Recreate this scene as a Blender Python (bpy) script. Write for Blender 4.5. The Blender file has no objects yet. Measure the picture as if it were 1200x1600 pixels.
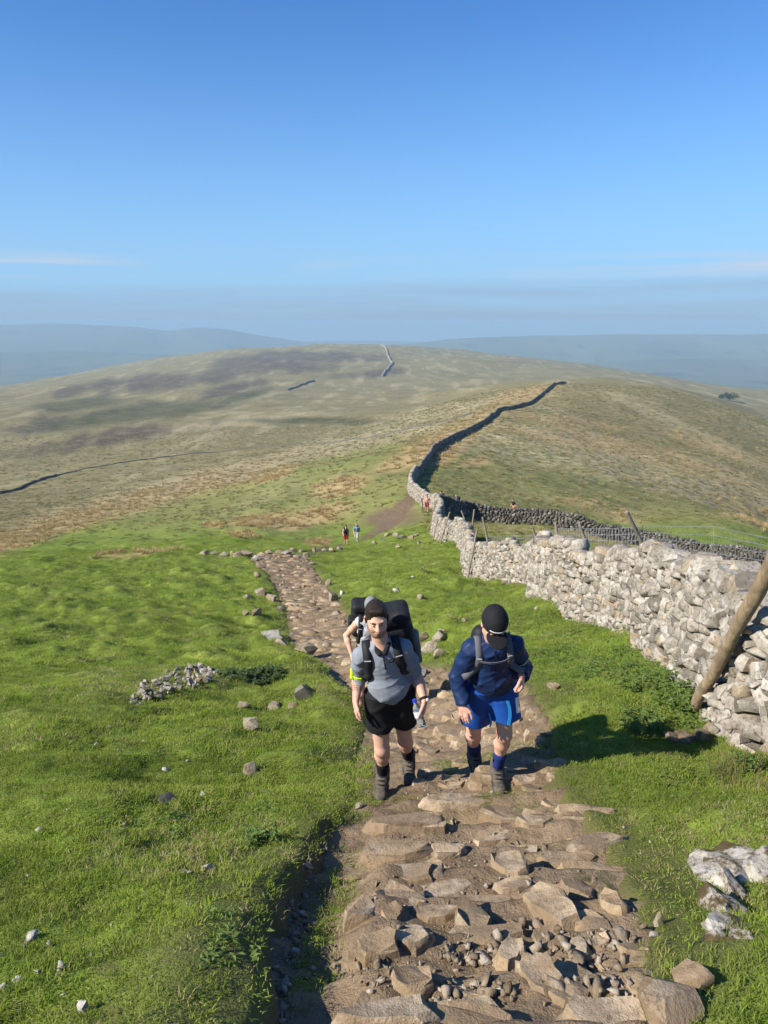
import bpy, bmesh, math, random
import numpy as np
from mathutils import Vector, Matrix, Euler

random.seed(7)
R = math.radians
S = bpy.context.scene
COL = S.collection

# ------------------------------------------------------------------ camera
PITCH = R(14.0)
FPX = 1200.0                                   # focal length in pixels of the 1200 x 1600 photograph
cam_d = bpy.data.cameras.new('camera')
cam = bpy.data.objects.new('camera', cam_d)
COL.objects.link(cam)
cam_d.sensor_fit = 'VERTICAL'
cam_d.sensor_height = 32.0
cam_d.lens = 32.0 * FPX / 1600.0
cam_d.clip_start = 0.05
cam_d.clip_end = 60000.0
cam.location = (0, 0, 0)
cam.rotation_euler = (R(90) - PITCH, 0, 0)
S.camera = cam

# ------------------------------------------------------------------ sky, sun, exposure
SUN_AZ, SUN_EL = R(27), R(35)                  # shadows run to the right and 27 degrees away
TO_SUN = Vector((-math.cos(SUN_AZ) * math.cos(SUN_EL), -math.sin(SUN_AZ) * math.cos(SUN_EL), math.sin(SUN_EL)))
world = bpy.data.worlds.new('World')
S.world = world
world.use_nodes = True
wn = world.node_tree.nodes
wl = world.node_tree.links
for n in list(wn):
    wn.remove(n)
w_out = wn.new('ShaderNodeOutputWorld')
w_bg = wn.new('ShaderNodeBackground')
w_bg.inputs["Strength"].default_value = 0.12
sky = wn.new('ShaderNodeTexSky')
sky.sky_type = 'NISHITA'
sky.sun_disc = False
sky.sun_elevation = SUN_EL
sky.sun_rotation = math.atan2(TO_SUN.x, TO_SUN.y) % (2 * math.pi)
sky.altitude = 500
sky.air_density = 1.0
sky.dust_density = 0.3
sky.ozone_density = 3.0
w_geo = wn.new('ShaderNodeTexCoord')
w_sep = wn.new('ShaderNodeSeparateXYZ')
wl.new(w_geo.outputs['Generated'], w_sep.inputs[0])
def wmath(op, a, b=None, c=None, clamp=False):
    n = wn.new('ShaderNodeMath'); n.operation = op; n.use_clamp = clamp
    for i, v in enumerate((a, b, c)):
        if v is None: continue
        if hasattr(v, 'default_value') or hasattr(v, 'links'): wl.new(v, n.inputs[i])
        else: n.inputs[i].default_value = v
    return n.outputs[0]
# the haze bank that lies on the horizon all round, with a streaky upper edge, and thin cirrus above it
w_noise = wn.new('ShaderNodeTexNoise'); w_noise.inputs['Scale'].default_value = 1.0
w_noise.inputs['Detail'].default_value = 6; w_noise.inputs['Roughness'].default_value = 0.55
w_map = wn.new('ShaderNodeMapping'); w_map.inputs['Scale'].default_value = (2.2, 2.2, 40.0)
w_map.inputs['Location'].default_value = (3.1, 1.7, 0.0)
wl.new(w_geo.outputs['Generated'], w_map.inputs[0]); wl.new(w_map.outputs[0], w_noise.inputs[0])
z = w_sep.outputs[2]
edge = wmath('MULTIPLY_ADD', w_noise.outputs[0], 0.085, 0.006)         # height of the haze edge
hz = wmath('SUBTRACT', edge, z)
hz = wmath('MULTIPLY', hz, 24.0, clamp=True)
band = wmath('MULTIPLY', hz, 0.86)
w_noise2 = wn.new('ShaderNodeTexNoise'); w_noise2.inputs['Scale'].default_value = 1.0
w_noise2.inputs['Detail'].default_value = 7; w_noise2.inputs['Roughness'].default_value = 0.6
w_map2 = wn.new('ShaderNodeMapping'); w_map2.inputs['Scale'].default_value = (2.6, 2.6, 58.0)
w_map2.inputs['Location'].default_value = (0.4, 5.2, 0.6)
wl.new(w_geo.outputs['Generated'], w_map2.inputs[0]); wl.new(w_map2.outputs[0], w_noise2.inputs[0])
ci = wmath('SUBTRACT', w_noise2.outputs[0], 0.41)
ci = wmath('MULTIPLY', ci, 6.0, clamp=True)
cz = wmath('SUBTRACT', z, 0.062); cz = wmath('ABSOLUTE', cz); cz = wmath('MULTIPLY', cz, -55.0); cz = wmath('ADD', cz, 1.0, clamp=True)
ci = wmath('MULTIPLY', ci, cz); w_n3 = wn.new('ShaderNodeTexNoise'); w_n3.inputs['Scale'].default_value = 2.3; wl.new(w_geo.outputs['Generated'], w_n3.inputs[0])
brk = wmath('MULTIPLY', wmath('SUBTRACT', w_n3.outputs[0], 0.36), 7.0, clamp=True); ci = wmath('MULTIPLY', ci, brk)
ci = wmath('MULTIPLY', ci, 0.95)
w_hs = wn.new('ShaderNodeHueSaturation'); w_hs.inputs['Saturation'].default_value = 1.0; w_hs.inputs['Value'].default_value = 1.0
w_tint = wn.new('ShaderNodeMixRGB'); w_tint.blend_type = 'MULTIPLY'; w_tint.inputs['Fac'].default_value = 1.0
w_tint.inputs['Color2'].default_value = (0.36, 0.61, 0.87, 1)
wl.new(sky.outputs[0], w_tint.inputs['Color1']); wl.new(w_tint.outputs[0], w_hs.inputs['Color'])
pale = wmath('SUBTRACT', 0.36, z); pale = wmath('MULTIPLY', pale, 3.2, clamp=True); pale = wmath('MULTIPLY', wmath('POWER', pale, 1.8), 0.88)
mixp = wn.new('ShaderNodeMixRGB'); mixp.inputs['Color2'].default_value = (1.75, 2.95, 4.35, 1)
wl.new(pale, mixp.inputs['Fac']); wl.new(w_hs.outputs[0], mixp.inputs['Color1'])
mixc = wn.new('ShaderNodeMixRGB'); mixc.inputs['Color2'].default_value = (2.75, 3.25, 3.95, 1)
wl.new(ci, mixc.inputs['Fac']); wl.new(mixp.outputs[0], mixc.inputs['Color1'])
mixh = wn.new('ShaderNodeMixRGB'); mixh.inputs['Color2'].default_value = (1.66, 2.36, 3.22, 1)
wl.new(band, mixh.inputs['Fac']); wl.new(mixc.outputs[0], mixh.inputs['Color1'])
wl.new(mixh.outputs[0], w_bg.inputs['Color'])
wl.new(w_bg.outputs[0], w_out.inputs['Surface'])

sun_d = bpy.data.lights.new('sun', 'SUN')
sun_d.energy = 5.0
sun_d.angle = R(0.5)
sun_d.color = (1.0, 0.92, 0.79)
sun = bpy.data.objects.new('sun', sun_d)
COL.objects.link(sun)
sun.rotation_euler = (-TO_SUN).to_track_quat('-Z', 'Y').to_euler()
sun.location = (-30, -15, 40)

S.view_settings.view_transform = 'Standard'
S.view_settings.look = 'None'
S.view_settings.exposure = 0.75
S.view_settings.gamma = 1.0
S.view_settings.use_curve_mapping = False
S.render.engine = 'CYCLES'
S.cycles.max_bounces = 6
S.cycles.diffuse_bounces = 2
S.cycles.glossy_bounces = 2
S.cycles.transmission_bounces = 4
S.cycles.transparent_max_bounces = 8
S.cycles.volume_bounces = 0
S.cycles.use_adaptive_sampling = True
S.cycles.use_denoising = True

# ------------------------------------------------------------------ helpers
CP, SP = math.cos(PITCH), math.sin(PITCH)

def ray(u, v):
    """World direction (x, y, z with y = 1) seen at a photograph point."""
    tx, ty = (u - 600) / FPX, (800 - v) / FPX
    y = CP + ty * SP
    return tx / y, 1.0, (-SP + ty * CP) / y

def P(u, v, y):
    a, _, c = ray(u, v)
    return Vector((a * y, y, c * y))

def proj(x, y, z):
    dep = y * CP - z * SP
    up = y * SP + z * CP
    dep = np.where(np.abs(dep) < 1e-6, 1e-6, dep)
    return 600 + FPX * x / dep, 800 - FPX * up / dep, dep

_tab = np.random.RandomState(11).rand(256, 256)
def vnoise(x, y):
    xi = np.floor(x).astype(np.int64); yi = np.floor(y).astype(np.int64)
    fx = x - xi; fy = y - yi
    fx = fx * fx * fx * (fx * (fx * 6 - 15) + 10); fy = fy * fy * fy * (fy * (fy * 6 - 15) + 10)
    a = _tab[yi & 255, xi & 255]; b = _tab[yi & 255, (xi + 1) & 255]
    c = _tab[(yi + 1) & 255, xi & 255]; d = _tab[(yi + 1) & 255, (xi + 1) & 255]
    return (a + (b - a) * fx) * (1 - fy) + (c + (d - c) * fx) * fy
def fbm(x, y, o=4, g=0.5):
    s = 0.0; a = 1.0; t = 0.0
    for i in range(o):
        s = s + a * (vnoise(x * 2.0 ** i + 17.3 * i, y * 2.0 ** i + 9.1 * i) - 0.5) * 2; t += a; a *= g
    return s / t
def sstep(a, b, x):
    t = np.clip((x - a) / (b - a), 0, 1)
    return t * t * (3 - 2 * t)

def new_mesh(name, verts, faces, smooth=False):
    me = bpy.data.meshes.new(name)
    verts = np.asarray(verts, dtype=np.float32)
    if isinstance(faces, np.ndarray):
        n, k = faces.shape
        me.vertices.add(len(verts)); me.vertices.foreach_set('co', verts.ravel())
        me.loops.add(n * k); me.loops.foreach_set('vertex_index', faces.astype(np.int32).ravel())
        me.polygons.add(n)
        me.polygons.foreach_set('loop_start', np.arange(0, n * k, k, dtype=np.int32))
        try: me.polygons.foreach_set('loop_total', np.full(n, k, dtype=np.int32))
        except Exception: pass
        me.update(calc_edges=True)
    else:
        me.from_pydata([tuple(v) for v in verts], [], faces); me.update()
    if smooth:
        me.polygons.foreach_set('use_smooth', np.ones(len(me.polygons), dtype=bool))
    return me

def link(name, me, mat=None, parent=None, smooth=None):
    o = bpy.data.objects.new(name, me)
    COL.objects.link(o)
    if mat is not None:
        me.materials.clear(); me.materials.append(mat)
    if parent is not None: o.parent = parent
    return o

def tag(o, label=None, cat=None, group=None, kind=None):
    if label: o['label'] = label
    if cat: o['category'] = cat
    if group: o['group'] = group
    if kind: o['kind'] = kind
    return o

def empty(name, loc, label, cat, group=None):
    o = bpy.data.objects.new(name, None)
    o.empty_display_size = 0.1
    COL.objects.link(o)
    o.location = loc
    bpy.context.view_layer.update()
    return tag(o, label, cat, group)

def child(name, me, mat, root, **kw):
    """Mesh given in world space, made a child of an Empty root that is not rotated."""
    me.transform(Matrix.Translation(-Vector(root.location)))
    return link(name, me, mat, root, **kw)

class MB:
    """A small mesh collector."""
    def __init__(s): s.v = []; s.f = []; s.n = 0
    def add(s, v, f):
        v = np.asarray(v, dtype=np.float64); s.v.append(v)
        s.f.extend([tuple(int(i) + s.n for i in q) for q in f]); s.n += len(v); return s
    def tube(s, pts, rad, n=8, cap=True, squash=None, twist=0.0):
        pts = [Vector(p) for p in pts]
        if not hasattr(rad, '__len__'): rad = [rad] * len(pts)
        vs = []; ref = Vector((0.3, 0.1, 1)).normalized()
        prev = None
        for i, p in enumerate(pts):
            d = (pts[min(i + 1, len(pts) - 1)] - pts[max(i - 1, 0)])
            if d.length < 1e-9: d = Vector((0, 0, 1))
            d.normalize()
            if prev is None:
                a = ref if abs(d.dot(ref)) < 0.95 else Vector((1, 0, 0))
                a = (a - d * d.dot(a)).normalized()
            else:
                a = (prev - d * d.dot(prev)).normalized()
            prev = a; b = d.cross(a)
            for k in range(n):
                t = 2 * math.pi * k / n + twist
                vs.append(p + a * (math.cos(t) * rad[i]) + b * (math.sin(t) * rad[i]))
        fs = []
        for i in range(len(pts) - 1):
            for k in range(n):
                fs.append((i * n + k, i * n + (k + 1) % n, (i + 1) * n + (k + 1) % n, (i + 1) * n + k))
        if cap:
            fs.append(tuple(range(n - 1, -1, -1))); fs.append(tuple(range((len(pts) - 1) * n, len(pts) * n)))
        return s.add([tuple(v) for v in vs], fs)
    def box(s, c, size, rot=None):
        hx, hy, hz = [q / 2 for q in size]
        vs = [Vector((x, y, z_)) for x in (-hx, hx) for y in (-hy, hy) for z_ in (-hz, hz)]
        if rot is not None: vs = [rot @ v for v in vs]
        vs = [tuple(v + Vector(c)) for v in vs]
        return s.add(vs, [(0, 1, 3, 2), (4, 6, 7, 5), (0, 4, 5, 1), (2, 3, 7, 6), (0, 2, 6, 4), (1, 5, 7, 3)])
    def mesh(s, name, smooth=False):
        me = bpy.data.meshes.new(name)
        me.from_pydata([tuple(q) for q in np.concatenate(s.v)], [], s.f); me.update()
        if smooth: me.polygons.foreach_set('use_smooth', np.ones(len(me.polygons), dtype=bool))
        return me

# ------------------------------------------------------------------ node material helper
class NM:
    def __init__(s, name, rough=0.9, spec=0.2):
        s.m = bpy.data.materials.new(name); s.m.use_nodes = True
        s.t = s.m.node_tree; s.n = s.t.nodes; s.l = s.t.links
        s.b = s.n['Principled BSDF']; s.b.inputs['Roughness'].default_value = rough
        s.b.inputs['Specular IOR Level'].default_value = spec
        s._pos = None
    def node(s, t, **kw):
        n = s.n.new(t)
        for k, v in kw.items(): setattr(n, k, v)
        return n
    def pos(s):
        if s._pos is None: s._pos = s.node('ShaderNodeNewGeometry').outputs['Position']
        return s._pos
    def objco(s): return s.node('ShaderNodeTexCoord').outputs['Object']
    def mapping(s, v, scale=(1, 1, 1), loc=(0, 0, 0), rot=(0, 0, 0)):
        n = s.node('ShaderNodeMapping'); n.inputs['Scale'].default_value = scale
        n.inputs['Location'].default_value = loc; n.inputs['Rotation'].default_value = rot
        s.l.new(v, n.inputs[0]); return n.outputs[0]
    def noise(s, v, scale, detail=4, rough=0.55, dist=0.0):
        n = s.node('ShaderNodeTexNoise'); n.inputs['Scale'].default_value = scale
        n.inputs['Detail'].default_value = detail; n.inputs['Roughness'].default_value = rough
        n.inputs['Distortion'].default_value = dist
        if v is not None: s.l.new(v, n.inputs['Vector'])
        return n.outputs[0]
    def vor(s, v, scale, feature='F1', out='Distance'):
        n = s.node('ShaderNodeTexVoronoi', feature=feature); n.inputs['Scale'].default_value = scale
        s.l.new(v, n.inputs['Vector']); return n.outputs[out]
    def set(s, sock, v):
        if isinstance(v, bpy.types.NodeSocket): s.l.new(v, sock)
        elif isinstance(v, (tuple, list)):
            sock.default_value = tuple(v) + ((1,) if len(v) == 3 and sock.type == 'RGBA' else ())
        else: sock.default_value = v
    def math(s, op, a, b=None, c=None, clamp=False):
        n = s.node('ShaderNodeMath', operation=op, use_clamp=clamp)
        for i, q in enumerate((a, b, c)):
            if q is not None: s.set(n.inputs[i], q)
        return n.outputs[0]
    def mrange(s, v, a, b, c=0.0, d=1.0, smooth=True):
        n = s.node('ShaderNodeMapRange', interpolation_type='SMOOTHSTEP' if smooth else 'LINEAR')
        s.set(n.inputs[0], v)
        for i, q in enumerate((a, b, c, d)): n.inputs[i + 1].default_value = q
        return n.outputs[0]
    def mix(s, f, a, b, mode='MIX'):
        n = s.node('ShaderNodeMixRGB', blend_type=mode)
        s.set(n.inputs[0], f); s.set(n.inputs[1], a); s.set(n.inputs[2], b); return n.outputs[0]
    def ramp(s, f, stops):
        n = s.node('ShaderNodeValToRGB'); e = n.color_ramp.elements
        while len(e) < len(stops): e.new(0.5)
        for q, (p, c) in zip(e, stops): q.position = p; q.color = tuple(c) + (1,)
        s.set(n.inputs[0], f); return n.outputs[0]
    def attr(s, name): return s.node('ShaderNodeAttribute', attribute_name=name)
    def rnd(s):
        a = s.node('ShaderNodeObjectInfo').outputs['Random']
        b = s.node('ShaderNodeNewGeometry').outputs['Random Per Island']
        q = s.math('ADD', a, b); return s.math('FRACT', q)
    def bump(s, h, strength=0.5, dist=0.02):
        n = s.node('ShaderNodeBump'); n.inputs['Strength'].default_value = strength
        n.inputs['Distance'].default_value = dist; s.l.new(h, n.inputs['Height'])
        s.l.new(n.outputs[0], s.b.inputs['Normal']); return n
    def color(s, v): s.set(s.b.inputs['Base Color'], v); return s

def plain(name, c, rough=0.8, spec=0.3, var=0.12, scale=60.0, bump=0.0):
    m = NM(name, rough, spec)
    co = m.objco()
    n = m.noise(co, scale, 3)
    lo = tuple(q * (1 - var) for q in c); hi = tuple(min(1, q * (1 + var)) for q in c)
    m.color(m.ramp(n, [(0.3, lo), (0.7, hi)]))
    if bump: m.bump(m.noise(co, scale * 2, 3), bump, 0.004)
    return m.m
# ------------------------------------------------------------------ the shape of the land
# surveyed spots: (bearing and dip as photograph point u, v) and how many metres away
SPOTS = [
 (600,1600,2.2),(0,1600,2.3),(-250,1600,2.3),(1200,1600,2.15),(1450,1600,2.1),
 (0,1300,4.55),(0,1200,6.3),(0,1100,9.5),(0,1020,15.5),(0,950,24.5),(0,905,34),(0,880,44),(0,852,70),(0,825,110),(0,800,150),(0,770,230),(0,700,420),(0,650,640),(0,622,1000),(0,605,1600),
 (-400,1100,9.4),(-400,880,44),(-400,800,150),(-400,700,420),(-400,620,1500),
 (300,1350,3.75),(300,1200,6.35),(300,1100,9.6),(300,1000,18),(300,920,30),(300,885,39),
 (560,1400,3.36),(700,1300,4.4),(650,1245,5.15),(700,1170,7.0),(620,1105,9.9),(540,1040,14.3),(500,1000,18.8),(490,950,26),(465,915,32.5),(450,890,37.2),(435,869,42.3),
 (540,852,62),(540,861,50),(600,835,66),(615,812,75),(640,860,46),(600,872,41.5),(620,920,25.5),(700,900,28),
 (320,859,51),(200,863,51),(120,871,47),(300,840,66),
 (1000,1300,4.25),(1000,1150,6.1),(1200,1400,3.2),(1200,1230,4.9),(1118,1168,5.9),(1050,1068,7.6),(930,975,13),(815,940,18),(807,915,24),(725,904,29),(710,850,45.5),(667,843,50),(683,800,69),(632,772,84),
 (830,1080,7.9),(900,1010,11.6),(700,1000,15.6),(760,950,19.5),
 (1250,1100,6.9),(1200,960,13),(1200,925,22),(1000,905,24),(815,858,40),(900,846,60),(1100,882,60),
 (740,812,73),(900,832,72),(1000,850,72),(1100,872,70),(1200,893,68),(1500,940,62),
 (645,750,95),(672,712,125),(700,690,150),(755,665,190),(775,645,235),(825,633,275),(865,603,400),
 (1000,800,95),(900,740,130),(800,720,130),(1000,700,190),(1000,650,270),(950,605,395),(1000,611,375),(1100,640,330),(1200,690,270),(1300,740,230),
 (1150,750,170),(1100,795,105),(1150,818,88),(1200,838,85),(1200,815,135),
 (1000,602,520),(1000,599,800),(865,601,560),(865,597,760),(1140,627,1000),(1200,655,520),(1200,640,800),(1200,612,1400),(1500,640,1300),
 (1000,585,1700),(850,562,2000),(700,546,2400),(600,540,2600),(450,541,2500),(350,548,2300),(200,572,2000),(100,590,1750),
 (600,590,1300),(600,640,650),(500,650,560),(600,665,400),(600,700,210),(500,700,300),(300,700,380),(200,760,220),(100,820,112),(300,780,150),(450,740,150),(550,720,140),(600,760,95),(500,790,90),(400,820,75),
 (300,640,640),(400,600,1150),(200,620,950),(200,655,560),(800,600,900),(850,580,1500),
 (600,541.5,3300),(350,551,3000),(850,566,2600),(0,612,2200),(1200,618,2000),
]
_sp = np.array([[ray(u, v)[0], math.log(d), math.log(-ray(u, v)[2])] for u, v, d in SPOTS])
KT = 2.6
def _phi(r2): return 0.5 * r2 * np.log(r2 + 1e-12)
def _solve():
    A = np.stack([_sp[:, 0] * KT, _sp[:, 1]], 1)
    n = len(A)
    D = ((A[:, None] - A[None]) ** 2).sum(-1)
    K = _phi(D) + np.eye(n) * 3e-4
    Q = np.concatenate([np.ones((n, 1)), A], 1)
    M = np.block([[K, Q], [Q.T, np.zeros((3, 3))]])
    w = np.linalg.solve(M, np.concatenate([_sp[:, 2], np.zeros(3)]))
    return A, w
_A, _w = _solve()

def land(x, y):
    """Smooth height of the land (m, camera eye = 0)."""
    x = np.asarray(x, dtype=np.float64); y = np.asarray(y, dtype=np.float64)
    yy = np.maximum(y, 2.0)
    t = np.clip(x / yy, -0.95, 0.95) * KT
    L = np.log(yy)
    r = _w[-3] + _w[-2] * t + _w[-1] * L
    for i in range(len(_A)):
        r = r + _w[i] * _phi((t - _A[i, 0]) ** 2 + (L - _A[i, 1]) ** 2)
    zz = -np.exp(r) * yy
    plane = -1.6 - 0.37 * y - 0.01 * np.abs(x)
    k = sstep(1.9, 3.4, y)
    return plane * (1 - k) + zz * k

# the stepped path: distance, left edge, right edge (photograph u)
_pp = [(1660,380,1040),(1600,400,1005),(1500,408,1020),(1400,440,1012),(1300,503,935),(1245,553,872),(1170,560,845),(1105,575,800),(1060,520,690),(1040,503,605),(1000,455,556),(950,447,532),(915,430,506),(890,414,490),(868,392,478)]
_pd = [1.95,2.2,2.75,3.36,4.35,5.15,7.0,9.9,12.4,14.3,18.8,26,32.5,37.2,42.5]
_pl = np.array([ray(l, v)[0] * d for (v, l, r), d in zip(_pp, _pd)])
_pr = np.array([ray(r, v)[0] * d for (v, l, r), d in zip(_pp, _pd)])
_pd = np.array([-6.0] + _pd); _pl = np.array([-0.5] + list(_pl)); _pr = np.array([1.0] + list(_pr))
def path_edges(y):
    return np.interp(y, _pd, _pl), np.interp(y, _pd, _pr)
# the beaten track that leads on from the path to the bare patch by the wall
_tr = [(470,869,42.5),(500,862,49),(540,855,60),(570,846,65),(600,830,68),(615,812,75),(640,800,80),(655,790,86)]
_tx = np.array([ray(u, v)[0] * d for u, v, d in _tr]); _ty = np.array([d for _, _, d in _tr])
_tw = np.array([0.3, 0.3, 0.35, 0.5, 0.9, 1.9, 1.2, 0.3])

def relief(x, y):
    """Small humps and hollows."""
    d = np.maximum(y, 1.0)
    near = sstep(75, 25, d)
    # small humps and sheep terraces of the turf
    h = near * (0.19 * fbm(x * 0.55 + 0.25 * y, y * 0.42 + 3, 3) + 0.115 * fbm(x * 1.5, y * 1.2 + 8, 3) + 0.030 * np.sin((y * 1.0 - x * 0.55) * 6.5 + 3.0 * fbm(x * 0.7, y * 0.6 + 2, 2)) * sstep(0.05, 0.5, fbm(x * 0.4 + 8, y * 0.4, 2) + 0.25) + 0.014 * fbm(x * 6, y * 6, 2))
    h = h + sstep(9, 18, d) * sstep(90, 50, d) * (0.20 * fbm(x * 0.75 + 3, y * 0.62, 3) + 0.11 * fbm(x * 2.0, y * 1.5, 2))
    mid = sstep(20, 70, d) * sstep(900, 300, d)
    h = h + mid * (0.80 * fbm(x / 13 + 4, y / 17, 3) + 0.24 * fbm(x / 3.1, y / 3.6, 3) * sstep(300, 90, d))
    far = sstep(250, 700, d)
    h = h + far * (7.0 * fbm(x / 190, y / 240 + 5, 4) + 2.2 * fbm(x / 45, y / 60, 3))
    return h

def path_carve(x, y):
    l, r = path_edges(y)
    hw = (r - l) / 2; c = (l + r) / 2
    wob = 0.16 * fbm(x * 1.3, y * 1.7 + 31, 3) * np.minimum(1.0, hw)
    q = np.abs(x - c) - hw + wob
    inside = sstep(0.10, -0.16, q)
    on = sstep(46, 41, y) * sstep(-6, -4, y)
    depth = 0.13 + 0.05 * sstep(20, 40, y)
    # the washed-out gutter along the left edge close by, and the ditch beyond the third walker
    gut = sstep(0.36, 0.08, np.abs(x - (l + 0.16))) * sstep(4.9, 3.7, y) * sstep(-2, 1, y) * 0.11
    ditch = sstep(0.6, 0.15, np.abs(x - (l + 0.1))) * sstep(8.6, 10.2, y) * sstep(16, 13.0, y) * 0.20
    return inside * on, depth * inside * on + (gut + ditch) * sstep(0.05, -0.12, q) * on

def bank(x, y):
    """Turf lip along the left edge of the path, and the raised right bank."""
    l, r = path_edges(y)
    b = 0.07 * np.exp(-((x - (l - 0.28)) / 0.30) ** 2) * sstep(5.2, 4.2, y) * sstep(-3, 1, y) * (0.75 + 0.5 * fbm(x * 0.7, y * 0.9, 2))
    b = b + 0.22 * np.exp(-((x - (l - 0.6)) / 0.6) ** 2) * sstep(8.0, 10, y) * sstep(17, 14, y)
    b = b + 0.10 * np.exp(-((x - (r + 0.3)) / 0.35) ** 2) * sstep(17, 20, y) * sstep(42, 36, y) * (0.6 + 0.8 * fbm(x * 0.5, y * 0.4, 2))
    return b

def ground(x, y):
    x = np.asarray(x, dtype=np.float64); y = np.asarray(y, dtype=np.float64)
    _, c = path_carve(x, y)
    l, r = path_edges(y)
    damp = 0.25 + 0.75 * sstep(-0.2, 0.9, np.abs(x - (l + r) / 2) - (r - l) / 2)
    damp = np.where(y > 46, 1.0, damp)
    return land(x, y) + relief(x, y) * damp + bank(x, y) - c

def gz(x, y): return float(ground(np.array([x]), np.array([y]))[0])

def at(u, v, lo=1.2, hi=3000.0, f=None):
    """The first spot of ground seen at a photograph point."""
    a, _, c = ray(u, v)
    ys = np.exp(np.linspace(math.log(lo), math.log(hi), 900))
    g = (f or ground)(a * ys, ys) - c * ys
    k = np.argmax(g > 0)
    if k == 0: k = len(ys) - 1
    y0, y1 = ys[k - 1], ys[k]
    ys = np.linspace(y0, y1, 60)
    g = (f or ground)(a * ys, ys) - c * ys
    k = int(np.argmax(g > 0)); y = ys[k]
    return Vector((a * y, y, gz(a * y, y)))

def at_many(u, v, lo=1.4, hi=120.0, f=None, n=160):
    """The same for many photograph points at once; returns an (n, 3) array."""
    f = f or ground
    u = np.asarray(u, dtype=float); v = np.asarray(v, dtype=float)
    tx, ty = (u - 600) / FPX, (800 - v) / FPX
    yy = CP + ty * SP
    a = tx / yy; c = (-SP + ty * CP) / yy
    # start close to the smooth land
    ys = np.exp(np.linspace(math.log(lo), math.log(hi), n))
    G = f(a[:, None] * ys, np.broadcast_to(ys, (len(u), n))) - c[:, None] * ys
    k = np.clip(np.argmax(G > 0, 1), 1, n - 1); i = np.arange(len(u))
    g0, g1 = G[i, k - 1], G[i, k]
    t = np.clip(-g0 / np.where(np.abs(g1 - g0) < 1e-9, 1, g1 - g0), 0, 1)
    y = ys[k - 1] + (ys[k] - ys[k - 1]) * t
    return np.stack([a * y, y, f(a * y, y)], 1)

# ------------------------------------------------------------------ vegetation zones, with the moor bank's shade painted in
def blob(u, v, cu, cv, ru, rv, ang=0.0, soft=0.5):
    ca, sa = math.cos(R(ang)), math.sin(R(ang))
    du, dv = u - cu, v - cv
    a = (du * ca + dv * sa) / ru; b = (-du * sa + dv * ca) / rv
    return sstep(1 + soft, 1 - soft, np.sqrt(a * a + b * b))

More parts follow.
